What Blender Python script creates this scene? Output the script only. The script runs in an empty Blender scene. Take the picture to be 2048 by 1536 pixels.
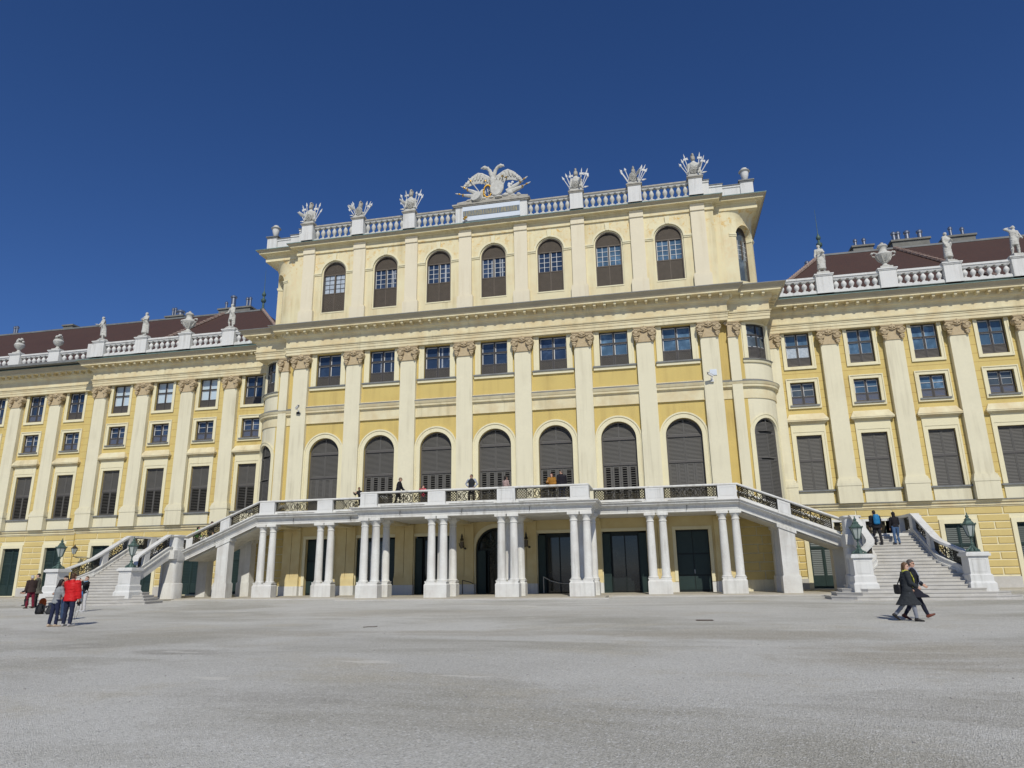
import bpy, bmesh, math, random
from mathutils import Vector, Matrix, noise as mnoise
PI = math.pi
sin, cos = math.sin, math.cos
R = math.radians
sc = bpy.context.scene
COL = sc.collection
rng = random.Random(7)

# ------------------------------------------------------------------ mesh helper
class MB:
    def __init__(s, M=None, f=None):
        s.v = []; s.f = []; s.sm = []; s.M = M; s.fm = f
    def p(s, co):
        if s.fm: co = s.fm(*co)
        co = Vector(co)
        if s.M: co = s.M @ co
        s.v.append(co); return len(s.v) - 1
    def face(s, ids, sm=False):
        s.f.append(tuple(ids)); s.sm.append(sm)
    def poly(s, pts, sm=False):
        s.face([s.p(q) for q in pts], sm)
    def box(s, x0, x1, y0, y1, z0, z1, tx=0., ty=0.):
        i = [s.p(c) for c in ((x0,y0,z0),(x1,y0,z0),(x1,y1,z0),(x0,y1,z0),
             (x0+tx,y0+ty,z1),(x1-tx,y0+ty,z1),(x1-tx,y1-ty,z1),(x0+tx,y1-ty,z1))]
        for q in ((3,2,1,0),(4,5,6,7),(0,1,5,4),(1,2,6,5),(2,3,7,6),(3,0,4,7)):
            s.face([i[k] for k in q])
    def slat(s, x0, x1, y, z, d, h, t):
        # a tilted louvre board: its top leans inwards (towards +y)
        i = [s.p(c) for c in ((x0,y,z),(x1,y,z),(x1,y+d,z+h),(x0,y+d,z+h),(x0,y+t,z-t*.3),(x1,y+t,z-t*.3),(x1,y+d+t,z+h-t*.3),(x0,y+d+t,z+h-t*.3))]
        for q in ((0,1,2,3),(7,6,5,4),(0,4,5,1),(2,6,7,3),(1,5,6,2),(0,3,7,4)):
            s.face([i[k] for k in q])
    def prism(s, pts, vec):
        # pts: closed outline of 3D points, swept by vec
        n = len(pts); vec = Vector(vec)
        a = [s.p(q) for q in pts]; b = [s.p(Vector(q)+vec) for q in pts]
        s.face(a[::-1]); s.face(b)
        for k in range(n): s.face((a[k], a[(k+1)%n], b[(k+1)%n], b[k]))
    def lathe(s, prof, cx=0, cy=0, n=16, sx=1., sy=1., sm=True, ph=0.):
        rings = []
        for r, z in prof:
            rings.append([s.p((cx+r*sx*cos(ph+2*PI*k/n), cy+r*sy*sin(ph+2*PI*k/n), z)) for k in range(n)])
        for a, b in zip(rings, rings[1:]):
            for k in range(n): s.face((a[k], a[(k+1)%n], b[(k+1)%n], b[k]), sm)
        s.face(rings[0][::-1]); s.face(rings[-1])
    def loft(s, rings, sm=True, cap=True):
        # rings: list of lists of points, same count, closed around
        ids = [[s.p(q) for q in r] for r in rings]; n = len(ids[0])
        for a, b in zip(ids, ids[1:]):
            for k in range(n): s.face((a[k], a[(k+1)%n], b[(k+1)%n], b[k]), sm)
        if cap: s.face(ids[0][::-1], sm); s.face(ids[-1], sm)
    def tube(s, pts, r, n=6, sm=True, ref=(0,0,1), flat=1., ph=0.):
        pts = [Vector(q) for q in pts]; m = len(pts); rings = []
        ref = Vector(ref)
        for k, q in enumerate(pts):
            t = (pts[min(k+1,m-1)] - pts[max(k-1,0)]).normalized()
            a = ref - t*ref.dot(t)
            if a.length < 1e-3:
                a = Vector((1,0,0)) - t*t.x
                if a.length < 1e-3: a = Vector((0,1,0)) - t*t.y
            a.normalize(); b = t.cross(a)
            rr = r[k] if isinstance(r, (list,tuple)) else r
            ra, rb = (rr if isinstance(rr,(list,tuple)) else (rr*flat, rr))
            rings.append([q + a*ra*cos(ph+2*PI*j/n) + b*rb*sin(ph+2*PI*j/n) for j in range(n)])
        s.loft(rings, sm)
    def ball(s, c, r, n=10, m=6, sm=True):
        rx, ry, rz = r if isinstance(r,(list,tuple)) else (r,r,r)
        rings = []
        for i in range(m+1):
            t = -PI/2 + PI*i/m; q = max(cos(t), .02)
            rings.append([(c[0]+rx*q*cos(2*PI*k/n), c[1]+ry*q*sin(2*PI*k/n), c[2]+rz*sin(t)) for k in range(n)])
        s.loft(rings, sm)
    def sweep(s, prof, path, closed=False, sm=False):
        # prof: list of (out, z); path: plan polyline, 'out' to the right of travel
        P = [Vector((q[0],q[1])) for q in path]; n = len(P); offs = []
        for k in range(n):
            d0 = (P[k]-P[k-1]).normalized() if k>0 else None
            d1 = (P[k+1]-P[k]).normalized() if k<n-1 else None
            if d0 is None: d0 = d1
            if d1 is None: d1 = d0
            n0 = Vector((d0.y,-d0.x)); n1 = Vector((d1.y,-d1.x))
            b = n0+n1
            offs.append(b/ max(.15, (1+n0.dot(n1))))
        rows = []
        for k in range(n):
            rows.append([s.p((P[k].x+offs[k].x*o, P[k].y+offs[k].y*o, z)) for o, z in prof])
        for a, b in zip(rows, rows[1:]):
            for k in range(len(prof)-(0 if closed else 1)):
                k2 = (k+1) % len(prof)
                s.face((a[k], b[k], b[k2], a[k2]), sm)
        s.face(rows[0]); s.face(rows[-1][::-1])
    def mesh(s, name, mat, sharp=38):
        me = bpy.data.meshes.new(name)
        me.from_pydata([tuple(q) for q in s.v], [], s.f)
        bm = bmesh.new(); bm.from_mesh(me)
        bmesh.ops.recalc_face_normals(bm, faces=bm.faces); bm.to_mesh(me); bm.free()
        if any(s.sm):
            me.polygons.foreach_set('use_smooth', s.sm); me.set_sharp_from_angle(angle=R(sharp))
        if mat: me.materials.append(mat)
        return me
    def build(s, name, mat, parent=None, loc=(0,0,0), rz=0.):
        return link(name, s.mesh(name, mat), parent, loc, rz)

def link(name, me, parent=None, loc=(0,0,0), rz=0.):
    o = bpy.data.objects.new(name, me); COL.objects.link(o)
    o.location = loc; o.rotation_euler = (0,0,rz)
    if parent is not None: o.parent = parent
    return o
def tag(o, label, cat, group=None):
    o['label'] = label; o['category'] = cat
    if group: o['group'] = group
    return o
def thing(name, label, cat, loc=(0,0,0), rz=0., group=None):
    o = bpy.data.objects.new(name, None); COL.objects.link(o)
    o.empty_display_size = .3
    o.location = loc; o.rotation_euler = (0,0,rz)
    return tag(o, label, cat, group)
KIDS = {}
def kids(o):
    return [c for c in bpy.data.objects if c.parent == o]
def copy_tree(o, parent=None, loc=None, rz=None, label=None, keep_scale=True):
    c = o.copy(); COL.objects.link(c)
    c.parent = parent
    if loc is not None: c.location = loc
    if rz is not None: c.rotation_euler = (0,0,rz)
    if label: c['label'] = label
    for ch in kids(o): copy_tree(ch, c)
    return c

# ------------------------------------------------------------------ materials
def mat(name, col, rough=.85, noise=None, streak=None, bump=None, metal=0., spec=.3, tint=None, joints=None, blotch=None, coat=0., aniso=None):
    m = bpy.data.materials.new(name); m.use_nodes = True
    nt = m.node_tree; N = nt.nodes; L = nt.links
    b = N['Principled BSDF']
    b.inputs['Roughness'].default_value = rough
    b.inputs['Metallic'].default_value = metal
    b.inputs['Specular IOR Level'].default_value = spec
    if coat: b.inputs['Coat Weight'].default_value = coat
    c4 = (*col, 1)
    b.inputs['Base Color'].default_value = c4
    geo = N.new('ShaderNodeNewGeometry'); pos = geo.outputs['Position']
    if aniso:
        mp = N.new('ShaderNodeMapping'); mp.inputs['Scale'].default_value = aniso
        L.new(pos, mp.inputs['Vector']); pos = mp.outputs['Vector']
    cur = None
    def mix(fac, a, bcol, mode='MIX'):
        x = N.new('ShaderNodeMix'); x.data_type = 'RGBA'; x.blend_type = mode
        if hasattr(fac,'links'): L.new(fac, x.inputs[0])
        else: x.inputs[0].default_value = fac
        for sock, val in ((x.inputs[6], a), (x.inputs[7], bcol)):
            if hasattr(val, 'links'): L.new(val, sock)
            else: sock.default_value = val
        return x.outputs[2]
    def nz(scale, detail=4., rough=.55, dist=0.):
        n = N.new('ShaderNodeTexNoise'); n.inputs['Scale'].default_value = scale
        n.inputs['Detail'].default_value = detail; n.inputs['Roughness'].default_value = rough
        n.inputs['Distortion'].default_value = dist
        L.new(pos, n.inputs['Vector']); return n.outputs['Fac']
    def ramp(v, a, c, lo=0., hi=1.):
        r = N.new('ShaderNodeMapRange'); r.inputs[1].default_value = a; r.inputs[2].default_value = c
        r.inputs[3].default_value = lo; r.inputs[4].default_value = hi; r.clamp = True
        L.new(v, r.inputs[0]); return r.outputs[0]
    cur = c4
    for spec_ in (noise or []):
        sca, amt = spec_[:2]
        t = spec_[2] if len(spec_) > 2 else tuple(max(0, q*(1-amt)) for q in col)
        lo = spec_[3] if len(spec_) > 3 else .35
        hi = spec_[4] if len(spec_) > 4 else .7
        top = spec_[5] if len(spec_) > 5 else 1.
        cur = mix(ramp(nz(sca), lo, hi, 0., top), cur, (*t, 1))
    if streak:
        # rain streaks: noise drawn out downwards
        scol, amt, sx_, lo, hi = streak
        mp2 = N.new('ShaderNodeMapping'); mp2.inputs['Scale'].default_value = (sx_, sx_, sx_*.055); L.new(geo.outputs['Position'], mp2.inputs['Vector'])
        n2 = N.new('ShaderNodeTexNoise'); n2.inputs['Scale'].default_value = 1.; n2.inputs['Detail'].default_value = 5.; n2.inputs['Roughness'].default_value = .62; L.new(mp2.outputs['Vector'], n2.inputs['Vector'])
        n3 = N.new('ShaderNodeMath'); n3.operation = 'MULTIPLY'; L.new(ramp(n2.outputs['Fac'], lo, hi, 0, amt), n3.inputs[0]); L.new(ramp(nz(.35, 3.), .40, .62), n3.inputs[1])
        cur = mix(n3.outputs[0], cur, (*scol, 1))
    if joints:
        # thin incised course joints every 'pitch' metres of height
        pitch, z0, w, jc, top = joints
        sx = N.new('ShaderNodeSeparateXYZ'); L.new(geo.outputs['Position'], sx.inputs[0])
        s1 = N.new('ShaderNodeMath'); s1.operation = 'SUBTRACT'; s1.inputs[1].default_value = z0; L.new(sx.outputs[2], s1.inputs[0])
        s2 = N.new('ShaderNodeMath'); s2.operation = 'DIVIDE'; s2.inputs[1].default_value = pitch; L.new(s1.outputs[0], s2.inputs[0])
        s3 = N.new('ShaderNodeMath'); s3.operation = 'FRACT'; L.new(s2.outputs[0], s3.inputs[0])
        s4 = N.new('ShaderNodeMath'); s4.operation = 'LESS_THAN'; s4.inputs[1].default_value = w/pitch; L.new(s3.outputs[0], s4.inputs[0])
        s5 = N.new('ShaderNodeMath'); s5.operation = 'MULTIPLY'; s5.inputs[1].default_value = top; L.new(s4.outputs[0], s5.inputs[0])
        cur = mix(s5.outputs[0], cur, (*jc, 1))
    if blotch:
        # flaked paint between two heights
        bc, za, zb, sca, lo, hi, top = blotch
        sx = N.new('ShaderNodeSeparateXYZ'); L.new(geo.outputs['Position'], sx.inputs[0])
        up = ramp(sx.outputs[2], za, za+.35); dn = ramp(sx.outputs[2], zb-.3, zb, 1., 0.)
        k = N.new('ShaderNodeMath'); k.operation = 'MULTIPLY'; L.new(up, k.inputs[0]); L.new(dn, k.inputs[1])
        k2 = N.new('ShaderNodeMath'); k2.operation = 'MULTIPLY'; L.new(k.outputs[0], k2.inputs[0]); L.new(ramp(nz(sca, 8., .68), lo, hi, 0., top), k2.inputs[1])
        cur = mix(k2.outputs[0], cur, (*bc, 1))
    if hasattr(cur, 'links'): L.new(cur, b.inputs['Base Color'])
    if bump:
        bn = N.new('ShaderNodeBump'); bn.inputs['Strength'].default_value = bump[1]; bn.inputs['Distance'].default_value = bump[2] if len(bump) > 2 else .02
        L.new(nz(bump[0], 6.), bn.inputs['Height']); L.new(bn.outputs[0], b.inputs['Normal'])
    return m

CREAM = (.735,.668,.445); YEL = (.64,.492,.170)
WARM = (.56,.33,.08)
m_yel = mat('yellow_render', YEL, streak=((.43,.31,.11),.75,2.2,.45,.68), noise=[(.7,.10),(2.6,.06),(14.,.09)], bump=(30.,.35,.02))
m_yelj = mat('yellow_coursed_render', (.64,.50,.185), streak=((.43,.29,.10),.5,2.2,.48,.70), noise=[(.7,.10),(3.,.06)], bump=(24.,.25,.015), joints=(.605,6.42,.028,(.34,.20,.055),.85))
m_yelblk = mat('yellow_rustic_block', (.64,.50,.20), noise=[(.9,.12),(5.,.08)], bump=(26.,.3,.015))
m_cream = mat('cream_render', CREAM, streak=((.47,.41,.25),.8,2.6,.47,.68), noise=[(.6,.07),(4.5,.05),(1.1,.05,(.62,.51,.30))], bump=(20.,.15,.012))
m_creamy = mat('cream_yellow_render', (.75,.68,.44), streak=((.52,.44,.24),.8,2.4,.46,.68), noise=[(.7,.09,(.70,.57,.34)),(5.,.05)], bump=(20.,.15,.012), blotch=((.62,.37,.08),23.9,25.75,2.6,.52,.66,.8))
m_pale = mat('pale_cream_panel', (.738,.685,.495), streak=((.52,.47,.33),.75,3.0,.47,.70), noise=[(.7,.06),(6.,.05)], bump=(22.,.12,.01))
m_trim = mat('cream_trim', (.765,.703,.475), streak=((.56,.46,.27),.4,3.,.5,.7), noise=[(1.1,.07),(7.,.05)])
m_sima = mat('grey_olive_moulding', (.46,.41,.29), noise=[(.8,.18,(.36,.32,.24)),(5.,.12)])  # cyma of both cornices: mottled grey-olive, darker than the cream below it
m_arc = mat('arcade_cream_render', (.72,.61,.33), noise=[(.6,.08),(4.5,.06),(1.1,.06,(.62,.49,.24))], bump=(20.,.15,.012))
m_white = mat('white_stone', (.735,.73,.68), streak=((.36,.345,.30),.75,4.,.47,.70), noise=[(1.3,.14,(.58,.55,.50)),(9.,.12)], bump=(30.,.2,.01))
m_whitep = mat('white_painted_stone', (.68,.68,.645), streak=((.38,.37,.33),.75,4.5,.47,.70), noise=[(1.6,.08,(.66,.64,.60)),(11.,.06)], bump=(30.,.15,.01))
m_statue = mat('weathered_white_stone', (.63,.62,.56), noise=[(5.,.30,(.42,.40,.35)),(18.,.2)], bump=(40.,.3,.01))
m_old = mat('weathered_grey_stone', (.46,.435,.37), noise=[(3.,.35,(.25,.23,.19)),(16.,.2)], bump=(40.,.3,.01))
m_cap = mat('bare_sandstone', (.54,.435,.275), noise=[(6.,.25,(.42,.32,.18)),(20.,.15)], bump=(30.,.3,.01))
m_lead = mat('lead_flashing', (.20,.205,.195), .6, noise=[(2.,.3)], spec=.4)
m_patina = mat('green_copper_edge', (.16,.27,.24), .6, noise=[(3.,.4,(.12,.15,.13))])
m_copper = mat('green_bronze', (.115,.175,.15), .6, noise=[(9.,.5,(.05,.085,.07)),(30.,.25)], metal=.35, bump=(60.,.3,.01))
m_shut = mat('taupe_paint', (.108,.099,.090), .55, noise=[(2.,.12),(20.,.1)])
m_shutdk = mat('grey_green_paint', (.116,.110,.098), .55, noise=[(2.,.12),(20.,.1)])
m_brown = mat('brown_paint', (.125,.102,.078), .6, noise=[(3.,.15)])
m_frame = mat('dark_window_frame', (.062,.056,.052), .5, noise=[(4.,.2)])
m_green = mat('dark_green_paint', (.024,.044,.040), .45, noise=[(2.,.25),(14.,.15)])
m_door = mat('black_green_door', (.012,.019,.018), .5, noise=[(2.,.25)])
m_void = mat('dark_interior', (.010,.011,.011), .9)
m_white_fr = mat('white_sash', (.62,.62,.60), .5)
def glass(name, col, rough=.06, spec=.6):
    return mat(name, col, rough, noise=[(.32,.55,tuple(q*2.1+.02 for q in col),.48,.60),(.9,.35),(3.5,.2)], spec=spec)
m_glass = glass('blue_reflecting_pane', (.030,.050,.090))
m_glassg = glass('grey_pane', (.085,.105,.115), .1)
m_glassr = glass('blue_grey_pane', (.075,.135,.20), .08)
m_blind = mat('pale_blue_blind', (.50,.60,.66), .35, noise=[(1.,.08)], spec=.5)
m_curt = mat('lace_curtain', (.52,.58,.64), .8, noise=[(9.,.35,(.25,.31,.38)),(26.,.2)])
m_glassd = glass('dark_door_pane', (.012,.017,.018), .05)
m_roof = mat('brown_roof_tile', (.080,.049,.039), .75, joints=(.19,19.75,.05,(.038,.020,.016),.7), noise=[(.5,.25,(.060,.036,.032)),(6.,.3,(.115,.05,.036)),(24.,.3)], bump=(16.,.5,.03))
m_ridge = mat('mortared_ridge_tile', (.36,.29,.24), .85, noise=[(9.,.5,(.17,.09,.07))])
m_metal = mat('steel_flue', (.34,.34,.34), .35, metal=.9)
m_chim = mat('grey_chimney_render', (.21,.205,.18), noise=[(2.,.25)])
m_iron = mat('wrought_iron', (.030,.029,.027), .5, noise=[(7.,.4,(.10,.085,.05))], metal=.3)
m_gold = mat('gilding', (.46,.29,.07), .5, noise=[(8.,.3,(.42,.24,.04))], metal=.85)
m_stepst = mat('limestone_step', (.56,.54,.495), noise=[(1.5,.2,(.42,.395,.34)),(10.,.14)], bump=(30.,.25,.01))
m_pave = mat('stone_paving', (.50,.46,.37), noise=[(1.2,.2,(.38,.34,.27)),(8.,.14)], bump=(25.,.3,.01))
m_panelb = mat('blue_grey_inscription_ground', (.16,.19,.215), .5, noise=[(4.,.25)])
m_paleblue = mat('pale_blue_white_paint', (.62,.67,.72), .6, noise=[(3.,.06)])
m_lampglass = mat('frosted_lamp_glass', (.42,.46,.43), .25, noise=[(5.,.15)], spec=.5)

# ------------------------------------------------------------------ wall with openings
def wall(mb, u0, u1, z0, z1, ops, depth, du=None, thick=True):
    """front face at d=0 in (u,d,z); ops: (ua, ub, za, zb, arch, depth)"""
    us = {u0, u1}; zs = {z0, z1}
    for o in ops:
        ua, ub, za, zb, ar = o[:5]
        r = (ub-ua)/2
        us |= {ua, ub}; zs |= {za, zb}
        if ar: zs.add(zb+r)
    if du:
        k = int(math.ceil((u1-u0)/du))
        us |= {u0+(u1-u0)*i/k for i in range(k+1)}
    us = sorted(q for q in us if u0-1e-6 <= q <= u1+1e-6); zs = sorted(q for q in zs if z0-1e-6 <= q <= z1+1e-6)
    us = [q for i, q in enumerate(us) if i == 0 or q-us[i-1] > 1e-5]
    zs = [q for i, q in enumerate(zs) if i == 0 or q-zs[i-1] > 1e-5]
    def inside(u, z):
        for o in ops:
            ua, ub, za, zb, ar = o[:5]
            top = zb + ((ub-ua)/2 if ar else 0)
            if ua < u < ub and za < z < top: return True
        return False
    for a, b in zip(us, us[1:]):
        for c, d in zip(zs, zs[1:]):
            if not inside((a+b)/2, (c+d)/2):
                mb.poly([(a,0,c),(b,0,c),(b,0,d),(a,0,d)])
    for o in ops:
        ua, ub, za, zb, ar = o[:5]; dp = o[5] if len(o) > 5 else depth
        mb.poly([(ua,0,za),(ua,dp,za),(ua,dp,zb),(ua,0,zb)])
        mb.poly([(ub,0,zb),(ub,dp,zb),(ub,dp,za),(ub,0,za)])
        mb.poly([(ua,0,za),(ub,0,za),(ub,dp,za),(ua,dp,za)])
        if ar:
            r = (ub-ua)/2; uc = (ua+ub)/2; n = 20
            A = [(uc - r*cos(PI*i/n), zb + r*sin(PI*i/n)) for i in range(n+1)]
            for (p, q), (p2, q2) in zip(A, A[1:]):
                mb.poly([(p,0,q),(p2,0,q2),(p2,0,zb+r),(p,0,zb+r)])
                mb.poly([(p,0,q),(p,dp,q),(p2,dp,q2),(p2,0,q2)], True)
        else:
            mb.poly([(ua,0,zb),(ua,dp,zb),(ub,dp,zb),(ub,0,zb)])

def ring(mb, uc, zb, zs, r0, r1, d0, d1, n=20):
    """arched surround band between radii r0, r1 standing from d0 (front) to d1, legs down to zb"""
    A = [(uc-r0, zb), (uc-r0, zs)] + [(uc-r0*cos(PI*i/n), zs+r0*sin(PI*i/n)) for i in range(1, n)] + [(uc+r0, zs), (uc+r0, zb)]
    B = [(uc-r1, zb), (uc-r1, zs)] + [(uc-r1*cos(PI*i/n), zs+r1*sin(PI*i/n)) for i in range(1, n)] + [(uc+r1, zs), (uc+r1, zb)]
    rows = []
    for (a, b), (c, d) in zip(A, B):
        rows.append([mb.p((a,d1,b)), mb.p((a,d0,b)), mb.p((c,d0,d)), mb.p((c,d1,d))])
    for a, b in zip(rows, rows[1:]):
        for k in range(4): mb.face((a[k], a[(k+1)%4], b[(k+1)%4], b[k]))
    mb.face(rows[0]); mb.face(rows[-1][::-1])
def rect_frame(mb, x0, x1, z0, z1, w, d0, d1, bottom=True):
    mb.box(x0-w, x0, d0, d1, z0-(w if bottom else 0), z1+w)
    mb.box(x1, x1+w, d0, d1, z0-(w if bottom else 0), z1+w)
    mb.box(x0, x1, d0, d1, z1, z1+w)
    if bottom: mb.box(x0, x1, d0, d1, z0-w, z0)
def louvres(mb, x0, x1, z0, z1, y, pitch=.085, st=.055, open_=False):
    """one shutter leaf: stiles, rails and slats"""
    t = .05
    mb.box(x0, x0+st, y, y+t, z0, z1); mb.box(x1-st, x1, y, y+t, z0, z1)
    mb.box(x0+st, x1-st, y, y+t, z0, z0+st); mb.box(x0+st, x1-st, y, y+t, z1-st, z1)
    n = max(2, int((z1-z0-2*st)/pitch)); p = (z1-z0-2*st)/n
    for k in range(n):
        z = z0+st+k*p
        if open_: mb.slat(x0+st, x1-st, y+.008, z+p*.35, .05, p*.28, .012)
        else: mb.slat(x0+st, x1-st, y+.006, z+.004, .036, p*.86, .012)
# ================================================================== PEOPLE
def V(*a): return Vector(a)
def ddir(side, fwd, out):
    f, o = R(fwd), R(out)
    return Vector((side*sin(o), sin(f)*cos(o), -cos(f)*cos(o)))
def fuse(mb, vox, smooth=3, wr=0., seed=0, name='m', mat=None):
    me = bpy.data.meshes.new('t'); me.from_pydata([tuple(q) for q in mb.v], [], mb.f)
    bm = bmesh.new(); bm.from_mesh(me); bmesh.ops.recalc_face_normals(bm, faces=bm.faces); bm.to_mesh(me); bm.free()
    o = bpy.data.objects.new('t', me); COL.objects.link(o)
    r = o.modifiers.new('r', 'REMESH'); r.mode = 'VOXEL'; r.voxel_size = vox; r.use_smooth_shade = True
    if smooth:
        s = o.modifiers.new('s', 'SMOOTH'); s.iterations = smooth; s.factor = .5
    dg = bpy.context.evaluated_depsgraph_get()
    out = bpy.data.meshes.new_from_object(o.evaluated_get(dg)); out.name = name
    bpy.data.objects.remove(o); bpy.data.meshes.remove(me)
    if wr:
        sv = Vector((seed*3.1, seed*1.7, seed))
        for v in out.vertices:
            q = v.co
            a = mnoise.noise(Vector((q.x*9, q.y*9, q.z*16))+sv) + .6*mnoise.noise(Vector((q.x*22, q.y*22, q.z*30))+sv)
            v.co = q + v.normal*a*wr
    out.materials.clear()
    if mat: out.materials.append(mat)
    out.polygons.foreach_set('use_smooth', [True]*len(out.polygons))
    return out
def ering(c, rx, ry, n=14, ax=None, ay=None):
    c = Vector(c); ax = ax or Vector((1,0,0)); ay = ay or Vector((0,1,0))
    return [c + ax*rx*cos(2*PI*k/n) + ay*ry*sin(2*PI*k/n) for k in range(n)]

class Fig:
    """joints of a posed figure, facing local +y, feet on z = 0"""
    def __init__(s, H=1.75, lean=0., side=0., twist=0., head=(0,0), arms=None, legs=None, female=False, wide=1.):
        k = H/1.75; s.k = k; s.female = female; s.wide = wide
        arms = arms or {}; legs = legs or {}
        s.hip = {}; s.knee = {}; s.ank = {}; s.toe = {}
        for sd in (-1,1):
            th, sh, out, ft = legs.get(sd, (2, -2, 4, 0))
            s.hip[sd] = V(sd*.092*k, 0, .93*k)
            s.knee[sd] = s.hip[sd] + ddir(sd, th, out)*.44*k
            s.ank[sd] = s.knee[sd] + ddir(sd, sh, out*.3)*.41*k
            f = R(ft); s.toe[sd] = s.ank[sd] + V(sd*.03, .17*cos(f), .17*sin(f)-.045)*k
        low = min(min(s.ank[d].z-.085*k*cos(0), s.toe[d].z-.03*k) for d in (-1,1))
        s.dz = -low
        up = V(0,0,s.dz)
        for D in (s.hip, s.knee, s.ank, s.toe):
            for d in D: D[d] = D[d] + up
        s.pel = V(0,0,.95*k) + up
        L = R(lean); S = R(side)
        s.up = V(sin(S), sin(L)*cos(S), cos(L)*cos(S)).normalized()
        tw = R(twist)
        s.rt = V(cos(tw), sin(tw), 0); s.rt = (s.rt - s.up*s.rt.dot(s.up)).normalized()
        s.fw = s.up.cross(s.rt)
        s.waist = s.pel + s.up*.12*k; s.chest = s.pel + s.up*.33*k; s.shl = s.pel + s.up*.475*k; s.neck = s.pel + s.up*.53*k
        hy, hp = R(head[0]), R(head[1])
        s.hf = (s.fw*cos(hy) - s.rt*sin(hy))
        s.hf = (s.hf*cos(hp) + V(0,0,1)*sin(hp)).normalized()
        s.hr = s.hf.cross(V(0,0,1)).normalized(); s.hu = s.hr.cross(s.hf)
        s.head = s.neck + (s.up*.4+V(0,0,.6)).normalized()*.14*k + s.hf*.015*k
        s.sho = {}; s.elb = {}; s.wri = {}; s.hd = {}
        sw = (.165 if female else .19)*k*wide; s.sw = sw
        for sd in (-1,1):
            uf, uo, ff, fo = arms.get(sd, (4, 8, 14, 2))
            s.sho[sd] = s.shl + s.rt*sd*sw
            d1 = ddir(sd, uf, uo); d2 = ddir(sd, ff, fo)
            rot = lambda d: s.rt*d.x + V(s.fw.x, s.fw.y, 0).normalized()*d.y + V(0,0,d.z)
            d1, d2 = rot(d1), rot(d2)
            s.elb[sd] = s.sho[sd] + d1*.29*k; s.wri[sd] = s.elb[sd] + d2*.25*k; s.hd[sd] = d2
    def torso_rings(s, grow=0., z0=-.05, z1=.50, fem=None):
        fem = s.female if fem is None else fem
        k = s.k; w = s.wide
        T = [(-.08,.150,.105),(.02,.168,.115),(.12,.145 if not fem else .128,.105),(.24,.160 if not fem else .145,.115 if not fem else .118),(.36,.180 if not fem else .158,.122 if not fem else .13),(.45,.178 if not fem else .155,.108),(.50,.115,.085),(.535,.062,.06)]
        out = []
        for h, rx, ry in T:
            if z0-.001 <= h <= z1+.001: out.append(ering(s.pel+s.up*h*k, (rx*w+grow)*k, (ry+grow)*k, 16, s.rt, s.fw))
        return out
    def arm(s, mb, sd, grow=0., a=0, b=3):
        k = s.k; S, E, Wr = s.sho[sd], s.elb[sd], s.wri[sd]
        i = S - s.rt*sd*.05*k
        pts = [i, S, S.lerp(E,.5), E, E.lerp(Wr,.5), Wr][:b+3]
        rr = [.062, .064, .050, .043, .040, .030]
        mb.tube(pts, [(q+grow)*k for q in rr[:len(pts)]], 10)
    def hand(s, mb, sd, curl=25):
        k = s.k; Wr = s.wri[sd]; d = s.hd[sd].normalized()
        nrm = d.cross(s.fw); 
        if nrm.length < .2: nrm = d.cross(V(0,0,1))
        nrm = (s.rt*(-sd) - d*(s.rt*(-sd)).dot(d))
        if nrm.length < .25: nrm = d.cross(V(0,0,1)).cross(d)
        nrm.normalize(); wd = d.cross(nrm).normalized()
        if wd.dot(s.fw) < 0: wd = -wd
        p = Wr + d*.05*k
        mb.tube([Wr-d*.01*k, Wr+d*.02*k, p+d*.045*k], [(.022*k,.030*k),(.018*k,.040*k),(.014*k,.042*k)], 8, ref=nrm)
        for j, (off, L) in enumerate(((.033,.070),(.011,.080),(-.011,.075),(-.032,.058))):
            b = p + d*.035*k + wd*off*k; pts = [b]; dd = d.copy(); c = R(curl)
            for q in range(3):
                dd = (dd*cos(c*(.5+.3*q)) + nrm*sin(c*(.5+.3*q))).normalized(); pts.append(pts[-1] + dd*L*k/3)
            mb.tube(pts, [.0092*k,.0088*k,.008*k,.0065*k], 6)
        t0 = Wr + d*.03*k + wd*.036*k
        mb.tube([t0, t0+(wd*.8+d*.7).normalized()*.03*k, t0+(wd*.55+d*.9+nrm*.3).normalized()*.062*k], [.0125*k,.011*k,.008*k], 6)
    def headmesh(s, mb):
        k = s.k; c = s.head; f, r, u = s.hf, s.hr, s.hu
        at = lambda x,y,z: c + r*x*k + f*y*k + u*z*k
        mb.tube([s.neck - s.up*.05*k, s.neck + s.up*.02*k, c - u*.06*k - f*.01*k], [.062*k,.054*k,.055*k], 10)
        T = [(-.118,.018,.02,.052),(-.105,.040,.040,.035),(-.075,.056,.062,.018),(-.03,.066,.082,.008),(.02,.073,.092,0),(.06,.072,.094,-.006),(.095,.058,.076,-.008),(.118,.030,.042,-.01),(.124,.008,.01,-.01)]
        mb.loft([ering(at(0,dy,z), rx*k, ry*k, 16, r, f) for z, rx, ry, dy in T])
        mb.tube([at(0,.088,.018), at(0,.104,-.015), at(0,.112,-.030), at(0,.09,-.040)], [.009*k,.012*k,.015*k,.010*k], 6)   # nose
        mb.tube([at(-.024,.083,-.066), at(0,.092,-.064), at(.024,.083,-.066)], [.005*k,.009*k,.005*k], 6)                         # lips
        mb.tube([at(-.045,.076,.030), at(0,.088,.034), at(.045,.076,.030)], .008*k, 6)                                             # brow
        for q in (-1,1):
            mb.tube([at(q*.074,-.005,.02), at(q*.084,-.012,.012), at(q*.080,-.004,-.03)], [(.012*k,.018*k),(.010*k,.022*k),(.008*k,.012*k)], 6, ref=r)
    def eyes(s, mb):
        k = s.k
        for q in (-1,1): mb.ball(s.head + s.hr*q*.031*k + s.hf*.083*k + s.hu*.006*k, .0125*k, 8, 5)
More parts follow.
